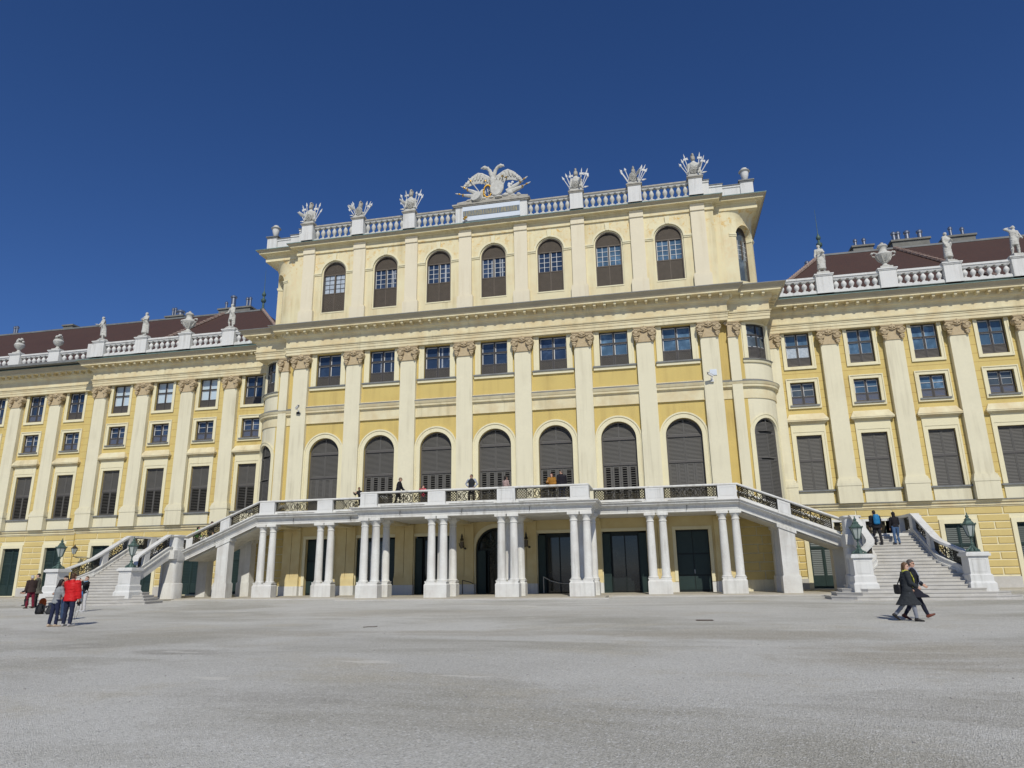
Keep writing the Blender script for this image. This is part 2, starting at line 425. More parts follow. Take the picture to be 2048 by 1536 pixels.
    def leg(s, mb, sd, grow=0., flare=0., to=3):
        k = s.k; h, n, a = s.hip[sd], s.knee[sd], s.ank[sd]
        pts = [h+V(0,0,.06*k), h.lerp(n,.15), h.lerp(n,.55), n, n.lerp(a,.35), n.lerp(a,.7), a]
        rr = [.088,.092,.076,.058,.058,.046,.038]
        mb.tube(pts, [(q+grow+flare*max(0,(i-3)/3))*k for i, q in enumerate(rr)], 10)
    def foot(s, mb, sd, grow=0., heel=0.):
        k = s.k; a, t = s.ank[sd], s.toe[sd]; d = (t-a); d2 = V(d.x,d.y,d.z+.045*k).normalized(); u = d2.cross(V(d2.y,-d2.x,0)).normalized()
        if u.z < 0: u = -u
        b = a - u*.045*k
        mb.loft([ering(b + d2*y*k - u*dz*k, (w+grow)*k, (h+grow)*k, 10, d2.cross(u), u) for y, w, h, dz in ((-.075,.018,.02,.0),(-.062,.034,.038,-.002),(0,.036,.05,-.008),(.06,.040,.038,.006),(.13,.046,.026,.016),(.185,.036,.018,.022),(.205,.012,.01,.024))])
        mb.tube([a+u*.035*k, a-u*.03*k], [(.040+grow)*k,(.042+grow)*k], 10)

SKIN = {}
def skin(v):
    if v not in SKIN: SKIN[v] = mat('skin', {0:(.56,.33,.23),1:(.42,.24,.16),2:(.62,.39,.29)}[v], .55, noise=[(30.,.1)])
    return SKIN[v]
m_hair = {'dark': mat('dark_hair', (.018,.012,.009), .5, noise=[(60.,.4)]), 'brown': mat('brown_hair', (.09,.045,.022), .5, noise=[(60.,.4)]), 'blond': mat('fair_brown_hair', (.17,.095,.048), .5, noise=[(60.,.4)]), 'grey': mat('grey_hair', (.50,.48,.45), .6, noise=[(60.,.3)]), 'red': mat('reddish_hair', (.10,.022,.014), .5, noise=[(60.,.4)]), 'short': mat('greying_hair', (.12,.10,.085), .6, noise=[(60.,.4)])}
CL = {}
def cloth(c, rough=.85):
    if c not in CL: CL[c] = mat('cloth', c, rough, noise=[(18.,.22),(70.,.12)], bump=(160.,.2,.004))
    return CL[c]
m_shadeg = mat('sunglass_lens', (.012,.012,.012), .1)
m_dark = mat('black_plastic', (.012,.012,.012), .35)
m_eye = mat('eye', (.02,.014,.012), .2)
def person(label, loc, rz, fig, top, bottom, shoes, hair, skin_v=0, top_len=-.06, coat=0., hairlen=0., collar=True, sleeve=True, vox=.016, vest=None, extra=None, group=None, rough=.9, cap=None, hood=False, glasses=False, scarf=None, seed=None, top_name='jacket', curl=28, over=.0):
    """builds one person: one continuous body with clothing, hair and bags as its children"""
    seed = seed or int(abs(loc[0]*7+loc[1]*3))+1
    root = thing('person', label, 'person', loc, rz, group)
    b = MB(); f = fig; k = f.k
    b.loft(f.torso_rings(-.012, -.09, .54))
    for sd in (-1,1):
        f.arm(b, sd, -.006); f.hand(b, sd, curl); f.leg(b, sd, -.012); f.foot(b, sd, -.008)
    f.headmesh(b)
    link('body', fuse(b, .0095, 2, name='body', mat=skin(skin_v)), root)
    e = MB(); f.eyes(e); e.build('eyes', m_eye, root)
    # upper garment
    t = MB(); g = .022+over
    rings = f.torso_rings(g, top_len, .51)
    base = f.pel + f.up*top_len*k
    rings = [ering(base, (.172*f.wide+g)*k, (.125+g)*k, 16, f.rt, f.fw)] + rings[(1 if top_len <= -.08 else 0):]
    t.loft(rings)
    if collar: t.loft([ering(f.neck+f.up*h*k, r*k, r*k, 12, f.rt, f.fw) for h, r in ((-.05,.105),(.0,.085),(.045,.076))])
    if sleeve:
        for sd in (-1,1): f.arm(t, sd, .018+over)
    if coat:
        mid = (f.knee[-1]+f.knee[1])/2; rr = []
        for j in range(6):
            q = j/5; c = f.pel.lerp(V(mid.x*.9, mid.y*.9, f.pel.z-coat*k), q)
            spread = (f.knee[-1]-f.knee[1]).length*.42*q
            rr.append(ering(c, (.19+.03*q)*k*f.wide + .25*spread*q, (.155+.03*q)*k + spread*1.45*min(1,q*1.15), 16))
        t.loft(rr)
    link(top_name, fuse(t, vox, 2, .011*k, seed, top_name, top), root)
    if vest is not None:
        t = MB(); t.loft(f.torso_rings(.036, -.02, .50)); t.loft([ering(f.neck+f.up*h*k, r*k, r*k, 12, f.rt, f.fw) for h, r in ((-.05,.112),(.03,.088))])
        link('vest', fuse(t, vox, 2, .005, seed+3, 'vest', vest), root)
    t = MB(); t.loft([ering(f.pel+V(0,0,h*k), rx*k*f.wide, ry*k, 14) for h, rx, ry in ((-.10,.135,.10),(-.04,.172,.122),(.04,.172,.122),(.12,.155,.115))])
    for sd in (-1,1): f.leg(t, sd, .002 if coat else .012, .012)
    link('trousers', fuse(t, vox, 2, .009*k, seed+1, 'trousers', bottom), root)
    t = MB()
    for sd in (-1,1): f.foot(t, sd, .006)
    link('shoes', fuse(t, .011, 1, 0, 0, 'shoes', shoes), root)
    c, r, fw, u = f.head, f.hr, f.hf, f.hu
    at = lambda x,y,z: c + r*x*k + fw*y*k + u*z*k
    if hair:
        h = MB(); T = [(-.02,.074,.07,-.035),(.03,.080,.088,-.018),(.07,.080,.098,-.012),(.105,.064,.082,-.012),(.130,.03,.045,-.014),(.136,.006,.008,-.014)]
        if hairlen < .06: T = [(-.05,.055,.045,-.052)]+T
        h.loft([ering(at(0,dy,z), rx*k, ry*k, 16, r, fw) for z, rx, ry, dy in T])
        if hairlen >= .06:
            h.loft([ering(at(0,-.045-.01*j,.06-j*(hairlen+.06)/4), (.086-.004*j)*k, (.062-.004*j)*k, 12, r, V(fw.x,fw.y,0).normalized()) for j in range(5)])
            for q in (-1,1): h.tube([at(q*.07,.01,.07), at(q*.082,.0,0), at(q*.085,-.005,-.06-.5*hairlen*.5)], [.03*k,.03*k,.022*k], 8)
        link('hair', fuse(h, .012, 2, .005, seed+2, 'hair', m_hair[hair]), root)
    if cap is not None:
        h = MB(); h.loft([ering(at(0,-.008,z), rx*k, ry*k, 16, r, fw) for z, rx, ry in ((.045,.084,.102),(.09,.080,.098),(.13,.05,.065),(.142,.01,.01))])
        h.loft([ering(at(0,.09+.02*j,.05-.008*j), (.07-.012*j*j)*k, .012*k, 12, r, u) for j in range(4)]); h.build('cap', cap, root)
    if hood:
        h = MB(); h.loft([ering(at(0,dy,z), rx*k, ry*k, 16, r, fw) for z, rx, ry, dy in ((-.16,.10,.09,-.02),(-.09,.085,.085,-.03),(.0,.090,.098,-.025),(.07,.092,.108,-.02),(.12,.068,.08,-.02),(.148,.02,.03,-.02))])
        link('hood', fuse(h, .014, 2, .004, seed, 'hood', top), root)
    if glasses:
        h = MB()
        for q in (-1,1):
            h.tube([at(q*.012,.092,.010), at(q*.050,.084,.010)], [(.017*k,.008*k),(.016*k,.008*k)], 8, ref=u)
            h.tube([at(q*.052,.08,.012), at(q*.078,-.005,.016)], .004*k, 5)
        h.build('sunglasses', m_shadeg, root)
    if scarf is not None:
        h = MB(); h.loft([ering(f.neck+f.up*z*k+f.fw*dy*k, rx*k, ry*k, 14, f.rt, f.fw) for z, rx, ry, dy in ((-.05,.125,.12,.01),(-.01,.115,.11,.01),(.035,.085,.085,.0))])
        for q, L in ((-1,.42),(1,.34)):
            pts = [f.neck+f.rt*q*.05*k+f.fw*.10*k-f.up*.02*k, f.chest+f.rt*q*.075*k+f.fw*.175*k, f.neck-f.up*L*1.15*k+f.rt*q*.085*k+f.fw*.185*k]
            h.tube(pts, [(.025*k,.06*k),(.025*k,.080*k),(.018*k,.085*k)], 8, ref=f.fw)
        link('scarf', fuse(h, .013, 1, .008, 4, 'scarf', scarf), root)
    return root, f
def held(root, name, mb, m): return mb.build(name, m, root)

GZ = lambda y: -.14 + .0105*max(min(y+7, 0), -18)
# -- the couple striding past on the right
f = Fig(1.71, 3, head=(-38,0), female=True, twist=8, arms={-1:(-14,10,0,6), 1:(6,6,58,-12)}, legs={-1:(-16,-42,2,-38), 1:(14,4,2,0)})
ra, _ = person('woman in a long charcoal coat with a yellow green scarf walking past', (17.9,-22.1,GZ(-22)), R(-97), f, cloth((.030,.034,.038)), cloth((.24,.255,.29)), cloth((.022,.020,.020), .5), 'blond', 2, -.06, coat=.47, hairlen=.13, scarf=cloth((.56,.55,.09)), top_name='coat', over=.014)
b = MB(); b.loft([ering((0,0,z), rx, .07, 12) for z, rx in ((-.15,.10),(-.12,.16),(.02,.165),(.11,.15),(.13,.10))])
o = link('bag', fuse(b, .016, 2, .006, 2, 'bag', cloth((.018,.017,.019), .6)), ra, (-.10,-.24,.92), .35)
b = MB(); b.tube([(-.10,-.22,1.05),(-.16,-.06,1.36),(-.10,.02,1.45),(.02,.12,1.25)], .016, 6); held(ra, 'strap', b, cloth((.018,.017,.019), .6))
f = Fig(1.80, 4, head=(-12,0), arms={-1:(24,6,52,-4), 1:(-18,8,-4,4)}, legs={1:(-13,-34,2,-24), -1:(27,20,2,24)})
rb, _ = person('balding man in a navy coat and sunglasses walking beside the scarfed woman', (18.25,-21.45,GZ(-21.5)), R(-93), f, cloth((.016,.017,.026)), cloth((.016,.018,.034)), cloth((.15,.040,.022), .45), 'short', 0, -.06, coat=.30, scarf=cloth((.36,.38,.44)), glasses=True, top_name='coat', over=.01)
# -- the group on the left
f = Fig(1.80, 1, head=(4,-4), arms={-1:(6,9,36,-10), 1:(8,9,10,4)}, legs={-1:(3,-3,5,0), 1:(-4,-6,6,0)})
rc, f = person('person in a bright red jacket seen from behind, camera dangling from one hand', (-9.78,-24.0,GZ(-24)), R(4), f, cloth((.62,.012,.014), .6), cloth((.020,.026,.055)), cloth((.42,.40,.38)), 'brown', 0, -.13, over=.03)
b = MB(); h = f.wri[1]+V(0,.03,-.14); b.box(h.x-.065,h.x+.065,h.y-.04,h.y+.04,h.z-.05,h.z+.05); b.lathe([(.042,h.z-.1),(.042,h.z-.05)], h.x, h.y, 10); held(rc, 'camera', b, m_dark)
b = MB(); b.tube([h+V(-.05,0,.05)]+[h+V(-.10-.07*sin(PI*k/8)+.02*k,.01,-.05-.52*sin(PI*k/8)**.8) for k in range(1,8)]+[h+V(.05,0,.04)], .006, 5); held(rc, 'strap', b, cloth((.24,.21,.17)))
f = Fig(1.60, 4, 7, head=(-35,-6), female=True, arms={-1:(-2,10,10,4), 1:(14,10,82,-30)}, legs={-1:(-6,-8,2,0), 1:(5,-3,4,0)})
person('dark haired woman in a light grey blouse leaning towards the red jacket', (-10.25,-24.1,GZ(-24)), R(-20), f, cloth((.30,.31,.31)), cloth((.018,.024,.058)), cloth((.52,.40,.29)), 'dark', 0, -.10, hairlen=.34, top_name='blouse')
f = Fig(1.70, 2, head=(20,-5), arms={-1:(6,8,24,0), 1:(16,8,70,-20)}, legs={-1:(3,-3,4,0), 1:(-3,-4,4,0)})
person('dark haired person in a black top half hidden by the red jacket', (-12.5,-21.4,GZ(-21.4)), R(150), f, cloth((.020,.020,.024)), cloth((.045,.075,.14)), cloth((.05,.05,.06)), 'dark', 0, -.08)
f = Fig(1.64, -3, head=(16,2), female=True, arms={-1:(62,14,158,-24), 1:(52,30,160,-26)}, legs={-1:(2,-3,3,0), 1:(4,-4,5,0)})
rd, f = person('woman in a black top and white trousers raising a phone to her face', (-16.6,-15.9,GZ(-15.9)), R(165), f, cloth((.014,.014,.016)), cloth((.60,.58,.56)), cloth((.66,.66,.66)), 'blond', 2, -.08, hairlen=.05)
b = MB(); q = (f.wri[-1]+f.wri[1])/2+V(0,.03,.09); b.box(q.x-.04,q.x+.04,q.y-.006,q.y+.006,q.z-.07,q.z+.07); held(rd, 'phone', b, m_dark)
b = MB(); b.lathe([(.02,-.05),(.19,-.05),(.21,-.02),(.21,.02),(.19,.05),(.02,.05)], 0, 0, 20)
M = Matrix.Translation((.10,.20,.80)) @ Matrix.Rotation(R(-90),4,'X')
bb = MB(M); bb.lathe([(.02,-.06),(.19,-.06),(.21,-.03),(.21,.03),(.19,.06),(.02,.06)], 0, 0, 20); o = held(rd, 'round_bag', bb, cloth((.10,.33,.66)))
bb = MB(M)
for r0, r1 in ((.135,.155),(.075,.095),(.0,.03)):
    n = 24
    for k in range(n):
        a0, a1 = 2*PI*k/n, 2*PI*(k+1)/n
        bb.poly([(r0*cos(a0),r0*sin(a0),.062),(r1*cos(a0),r1*sin(a0),.062),(r1*cos(a1),r1*sin(a1),.062),(r0*cos(a1),r0*sin(a1),.062)])
bb.build('ring_emblem', cloth((.45,.66,.86)), o)
b = MB(); b.tube([(.27,.18,.86),(.22,.17,1.12),(.02,.15,1.36),(-.16,.02,1.42)], .014, 6); held(rd, 'strap', b, cloth((.30,.55,.80)))
f = Fig(1.72, 8, head=(12,-6), arms={-1:(4,8,18,0), 1:(4,8,22,0)}, legs={-1:(10,-2,2,0), 1:(-7,-14,2,0)})
person('white haired person in a dark jacket and maroon trousers by the stair foot', (-22.6,-13.0,GZ(-13)), R(75), f, cloth((.045,.028,.024)), cloth((.16,.012,.028)), cloth((.05,.022,.016)), 'grey', 2, -.12, over=.02)
f = Fig(1.80, 2, head=(15,0), arms={-1:(4,8,14,2), 1:(4,8,14,2)})
person('dark haired man in a grey green coat behind the white haired one', (-23.35,-11.9,GZ(-12)), R(115), f, cloth((.12,.115,.09)), cloth((.05,.045,.04)), cloth((.04,.03,.025)), 'dark', 2, -.12, coat=.25, top_name='coat')
# seated on the lower steps with an orange bag
f = Fig(1.68, 26, head=(20,-10), arms={-1:(40,4,70,-16), 1:(40,6,74,-10)}, legs={-1:(80,-4,5,0), 1:(76,-8,6,0)})
f_seat = f
re_, f = person('person in a black jacket sitting on the lower steps', (-24.0,-11.35,-.12), R(160), f, cloth((.014,.014,.015)), cloth((.03,.03,.035)), cloth((.03,.03,.03)), 'red', 0, -.08, over=.02)
b = MB(); b.loft([ering((0,0,z), rx, .12, 12) for z, rx in ((0,.14),(.08,.19),(.3,.19),(.42,.12),(.46,.04))])
bo = link('backpack', fuse(b, .018, 2, .01, 5, 'backpack', cloth((.42,.085,.018))), None, (-23.55,-11.2,GZ(-11.2)), .4)
tag(bo, 'orange red rucksack lying beside the seated person by the steps', 'backpack')
# bags left on the gravel
def rucksack(label, loc, rz, c, s=1., tilt=0.):
    b = MB(Matrix.Rotation(R(tilt),4,'X'))
    b.loft([ering((0,0,z*s), rx*s, ry*s, 14) for z, rx, ry in ((.0,.15,.11),(.06,.19,.15),(.24,.20,.15),(.40,.16,.11),(.47,.06,.05))])
    b.loft([ering((0,.14*s,z*s), rx*s, .07*s, 12) for z, rx in ((.06,.12),(.1,.15),(.22,.14),(.25,.08))])
    for q in (-1,1): b.tube([(q*.08*s,-.13*s,.40*s),(q*.10*s,-.22*s,.28*s),(q*.10*s,-.20*s,.12*s),(q*.12*s,-.13*s,.04*s)], .022*s, 6)
    o = link('backpack', fuse(b, .016, 2, .012, int(abs(loc[0]*10)), 'backpack', c), None, loc, rz)
    return tag(o, label, 'backpack')
rucksack('black backpack slumped on the gravel, farthest from the grey blouse', (-17.35,-17.6,GZ(-17.6)), .5, cloth((.012,.012,.014), .7), 1.0, -18)
rucksack('dark grey backpack on the gravel between the black and the pale bag', (-16.75,-17.7,GZ(-17.7)), -.6, cloth((.035,.036,.04), .7), .9, -12)
rucksack('pale grey backpack on the gravel next to the grey blouse', (-15.6,-18.3,GZ(-18.3)), .2, cloth((.20,.20,.20), .7), 1.0, -10)
# -- climbing the right stairs
f = Fig(1.80, 8, head=(6,0), arms={-1:(-4,10,20,6), 1:(4,14,10,2)}, legs={-1:(16,-8,3,0), 1:(-4,-10,4,0)})
rf, f = person('man with a bright blue backpack climbing the right stairs', (21.75,-5.68,2.36), R(6), f, cloth((.016,.015,.017)), cloth((.025,.024,.027)), cloth((.03,.03,.03)), 'dark', 0, -.12, over=.02)
b = MB(); c = f.chest-f.fw*.19; b.loft([ering((c.x,c.y-.02,c.z+z), rx, ry, 14) for z, rx, ry in ((-.28,.12,.06),(-.24,.16,.10),(0,.165,.12),(.16,.15,.10),(.24,.10,.06))])
link('backpack', fuse(b, .016, 2, .006, 3, 'backpack', cloth((.018,.19,.40), .6)), rf)
f = Fig(1.68, 4, head=(10,0), female=True, arms={-1:(6,10,14,4), 1:(6,12,46,-14)}, legs={-1:(-4,-8,3,0), 1:(14,-8,3,0)})
person('person in a black hooded jacket and blue jeans climbing beside the blue backpack', (22.65,-5.68,2.36), R(4), f, cloth((.016,.014,.016)), cloth((.07,.13,.24)), cloth((.06,.05,.05)), 'dark', 0, -.02, hood=True)
# -- on the left flight, behind the grille
f = Fig(1.68, 6, head=(0,-5), female=True, arms={-1:(10,10,60,-10), 1:(10,8,30,0)}, legs={-1:(18,-10,3,0), 1:(-4,-12,3,0)})
person('dark haired person in a green top climbing the left flight behind the grille', (-20.75,-2.1,3.02), R(-80), f, cloth((.10,.42,.05)), cloth((.02,.02,.025)), cloth((.03,.03,.03)), 'dark', 0, -.02, hairlen=.12, vest=None)
f = Fig(1.78, 8, head=(0,-6), arms={-1:(4,8,30,0), 1:(16,8,40,0)}, legs={-1:(-6,-12,3,0), 1:(18,-6,3,0)})
person('person dressed in black climbing ahead of the green top on the left flight', (-20.1,-1.6,3.28), R(-85), f, cloth((.014,.013,.014)), cloth((.016,.016,.02)), cloth((.02,.02,.02)), 'dark', 0, -.1)
# -- on the balcony
FB = 5.22
f = Fig(1.62, 14, head=(30,-16), arms={-1:(30,8,118,-18), 1:(40,10,120,-26)}, legs={-1:(4,-4,3,0), 1:(-8,-14,3,0)})
person('boy in dark clothes leaning on the railing at the left balcony step', (-8.35,-2.95,FB), R(150), f, cloth((.022,.020,.022)), cloth((.020,.024,.045)), cloth((.03,.03,.03)), 'brown', 1, -.08)
f = Fig(1.84, 10, head=(-4,-8), arms={-1:(22,8,40,-4), 1:(-6,10,14,4)}, legs={-1:(16,-6,3,0), 1:(-8,-16,3,0)})
person('man in a tan cap and black jacket with a hand on the balcony rail', (-4.9,-5.2,FB), R(-78), f, cloth((.018,.017,.020)), cloth((.014,.014,.016)), cloth((.03,.03,.03)), 'short', 0, -.06, cap=cloth((.25,.19,.12)), over=.016)
f = Fig(1.40, 2, head=(0,6), female=True, arms={-1:(56,18,150,-26), 1:(56,18,150,-26)}, legs={-1:(2,-2,4,0), 1:(2,-2,4,0)})
rg, f = person('small woman in a pink red jacket photographing from the balcony', (-3.6,-4.2,FB), R(172), f, cloth((.60,.045,.085)), cloth((.022,.028,.06)), cloth((.03,.03,.03)), 'red', 2, -.08, hairlen=.10)
b = MB(); q = (f.wri[-1]+f.wri[1])/2+V(0,.03,.08); b.box(q.x-.055,q.x+.055,q.y-.006,q.y+.006,q.z-.03,q.z+.04); held(rg, 'phone', b, m_dark)
f = Fig(1.80, 0, head=(-30,2), arms={-1:(-8,30,30,-38), 1:(-14,40,30,-44)}, legs={-1:(4,-2,6,0), 1:(0,-3,7,0)})
person('man in a dark vest over pale sleeves with hands on hips on the balcony', (-.2,-5.3,FB), R(176), f, cloth((.40,.42,.48)), cloth((.014,.014,.016)), cloth((.02,.02,.02)), 'dark', 1, -.04, vest=cloth((.022,.024,.028)), glasses=True, top_name='shirt')
f = Fig(1.72, 2, head=(-30,0), female=True, arms={-1:(6,12,70,-24), 1:(6,14,80,-24)})
person('woman with long black hair in a pale pink blouse, back turned, on the balcony', (1.72,-4.6,FB), R(-30), f, cloth((.42,.30,.27)), cloth((.03,.03,.04)), cloth((.03,.03,.03)), 'dark', 0, -.08, hairlen=.30, top_name='blouse')
f = Fig(1.70, 0, head=(-20,0), female=True, arms={-1:(6,10,60,-20), 1:(8,22,100,-6)})
rh, f = person('woman in a mustard brown coat facing out from the balcony', (4.62,-5.0,FB), R(184), f, cloth((.36,.17,.028)), cloth((.022,.022,.026)), cloth((.03,.03,.03)), 'red', 2, -.12, hairlen=.12, over=.03, coat=.12)
b = MB(); b.loft([ering((.30,.02,.95+z), rx, .07, 12) for z, rx in ((0,.10),(.04,.14),(.22,.13),(.27,.07))]); link('handbag', fuse(b, .016, 2, .006, 2, 'handbag', cloth((.015,.014,.015), .6)), rh)
f = Fig(1.88, 0, head=(55,0), arms={-1:(2,10,14,2), 1:(2,10,14,2)})
person('tall man in a black coat and jeans facing the mustard coat on the balcony', (5.2,-4.9,FB), R(30), f, cloth((.016,.014,.020)), cloth((.025,.035,.085)), cloth((.03,.03,.03)), 'short', 0, -.12, over=.02)
# ================================================================== PALACE
palace = thing('palace', 'long yellow and cream baroque palace with a seven bay central block and two wings', 'palace')
ZB = 5.24          # balcony floor
BAY = 4.2
def P(mb, name, mat, parent=None, loc=(0,0,0), label=None):
    o = mb.build(name, mat, palace if parent is None else parent, loc)
    if label: o['label'] = label
    return o

# ---- central wall, main storeys
ops = [(i*BAY-1.15, i*BAY+1.15, ZB, 9.70, True, .3) for i in range(-3,4)]
ops += [(i*BAY-.97, i*BAY+.97, 14.72, 17.19, False, .28) for i in range(-3,4)]
w = MB(); wall(w, -15.3, 15.3, 5.0, 17.6, ops, .3)
for s in (-1,1): w.poly([(s*15.3,0,0),(s*15.3,.5,0),(s*15.3,.5,17.6),(s*15.3,0,17.6)])
P(w, 'wall', m_yel)
# ground floor wall inside the arcade
dops = []
for i in range(-3,4):
    if i == 0: dops.append((-1.35,1.35,-.1,2.8,True,.5))
    elif abs(i) == 3: dops.append((i*BAY-1.0,i*BAY+1.0,-.1,3.72,False,.45))
    else: dops.append((i*BAY-1.4,i*BAY+1.4,-.1,3.72,False,.45))
w = MB(); wall(w, -15.3, 15.3, -.2, 5.0, dops, .45)
P(w, 'wall', m_arc, label='cream ground floor wall behind the columns')
w = MB()
xs = [-15.3] + sum([[d[0]-.001, d[1]+.001] for d in dops], []) + [15.3]
for a, b in zip(xs[::2], xs[1::2]):
    w = MB(); w.box(a, b, -.06, .1, -.2, .56); P(w, 'plinth', m_whitep)

# ---- band course between the arches and the upper windows, one length per bay
b_ = MB()
b_.box(-1.53, 1.53, -.10, .05, 12.0, 12.66); b_.box(-1.53, 1.53, -.13, .05, 11.96, 12.02)
b_.sweep([(-.05,12.66),(.12,12.66),(.14,12.72),(.24,12.76),(.24,12.88),(.28,12.92),(.34,13.06),(.34,13.10),(.10,13.29),(-.05,13.29)], [(-1.53,-.02),(1.53,-.02)])
me_band = b_.mesh('band_course', m_cream)
b_ = MB(); b_.poly([(-1.53,-.365,13.106),(1.53,-.365,13.106),(1.53,-.10,13.30),(-1.53,-.10,13.30)]); b_.poly([(-1.53,-.365,13.106),(1.53,-.365,13.106),(1.53,-.365,13.085),(-1.53,-.365,13.085)])
me_flash = b_.mesh('flashing', m_lead)
for i in range(-3,4):
    o = link('band_course', me_band, palace, (i*BAY,0,0)); link('flashing', me_flash, o)

# ---- capitals and pilasters
def capital_mesh(w=1.15, half=0):
    c = MB(); h = w/2
    c.box(-h+.02, h-.02, -.30, 0, 0, .98)                      # bell
    c.box(-h-.04, h+.04, -.345, 0, -.05, .03)                  # astragal
    c.box(-h-.16, h+.16, -.40, 0, .93, .985)                   # abacus
    c.box(-h-.10, h+.10, -.36, 0, .85, .93)
    for s in ((-1,1) if not half else (half,)):
        x = s*(h-.03)
        sp = []
        for k in range(34):
            a = k*PI/6; r = .27*(1-k/40.)
            sp.append((x+s*r*cos(a+2.2), -.47, .60+r*sin(a+2.2)))
        c.tube(sp, [.052*(1-k/60.) for k in range(34)], 6)
        for k in range(2):                                     # volute drums
            r = (.27,.10)[k]; y0 = (-.43,-.50)[k]
            c.prism([(x+r*cos(2*PI*j/16), y0, .60+r*sin(2*PI*j/16)) for j in range(16)], (0,.36 if k==0 else .08,0))
        # husk garland hanging from the volute
        for dx, dz, rr in ((0.0,.24,.10),(-s*.09,.20,.085),(s*.09,.22,.085),(-s*.03,.08,.10),(s*.07,.10,.075),(0,-.02,.065)):
            c.ball((x+dx, -.40, dz), (rr,.09,rr), 8, 5)
    if not half:
        for dx, dz, rr in ((0,.90,.12),(-.12,.84,.085),(.12,.84,.085),(0,.76,.08),(0,1.0,.07)):
            c.ball((dx, -.40, dz), (rr,.08,rr), 8, 5)
        c.tube([(-.3,-.36,.80),(-.15,-.38,.70),(0,-.39,.66),(.15,-.38,.70),(.3,-.36,.80)], .04, 6)
    else:
        for dx, dz, rr in ((-half*.45,.88,.11),(-half*.35,.78,.08)):
            c.ball((dx, -.38, dz), (rr,.08,rr), 8, 5)
    return c.mesh('capital', m_cap)
me_cap = capital_mesh()
def pilaster_mesh(zb, zt, w=1.15, d=.30, base=True):
    p = MB(); h = w/2
    p.box(-h, h, -d, .02, zb, zt)
    if base:
        p.box(-h-.12, h+.12, -d-.12, .02, zb-.001, zb+.22)
        p.box(-h-.07, h+.07, -d-.07, .02, zb+.22, zb+.36)
    return p.mesh('pilaster', m_pale)
me_pil = pilaster_mesh(ZB, 16.2)
for x in (-14.7,-10.5,-6.3,-2.1,2.1,6.3,10.5,14.7):
    o = link('pilaster', me_pil, palace, (x,0,0)); link('capital', me_cap, o, (0,-.035,16.2))

# ---- piano nobile arched windows
def arch_shutter(r, zs, y, pitch=.085):
    s = MB(); t = .05
    ring(s, 0, zs, zs, r-.07, r, y, y+t)
    s.box(-r, r, y, y+t, zs, zs+.07)
    s.box(-.045, .045, y+.001, y+t, zs+.07, zs+r-.07)
    n = int((r-.2)/pitch)
    for k in range(n):
        z = zs+.07+k*pitch; hx = math.sqrt(max(0, (r-.05)**2-(z+pitch*.9-zs)**2))
        if hx < .1: continue
        for a, b in ((-hx,-.045),(.045,hx)): s.slat(a, b, y+.006, z+.004, .036, pitch*.86, .012)
    return s
def piano_window(variant, sh=m_shutdk):
    f = MB(); ring(f, 0, 0, 4.46, 1.075, 1.155, .20, .30)
    f.box(-1.08,1.08,.17,.30,4.40,4.50); f.box(-1.08,1.08,.17,.30,2.72,2.81)
    o = f.build('window', m_shut)
    s = MB(); ring(s, 0, 0, 4.46, 1.15, 1.44, -.09, .02); s.build('surround', m_trim, o)
    s = MB(); ring(s, 0, 0, 4.46, 1.44, 1.54, -.14, .02); s.build('archivolt', m_trim, o)
    arch_shutter(1.075, 4.50, .22).build('shutter', sh, o)
    for a, b in ((-1.075,-.005),(.005,1.075)):
        l = MB(); louvres(l, a, b, 2.815, 4.395, .23); l.build('shutter', sh, o)
    for a, b in ((-1.075,-.54),(-.53,-.005),(.005,.53),(.54,1.075)):
        l = MB(); louvres(l, a, b, .02, 2.715, .23, .15 if variant else .085, .12, bool(variant)); l.build('shutter', sh, o)
    v = MB(); v.box(-1.14,1.14,.31,.36,0,4.46); v.prism([(1.13*cos(PI*k/20),.31,4.46+1.13*sin(PI*k/20)) for k in range(21)], (0,.05,0))
    v.build('pane', m_void, o)
    return o
wo = piano_window(1); wc = piano_window(0)
for i in range(-3,4):
    src = wc if abs(i) == 3 else wo
    if i in (-3,-2): o = src; o.parent = palace; o.location = (i*BAY,0,ZB)
    else: o = copy_tree(src, palace, (i*BAY,0,ZB))

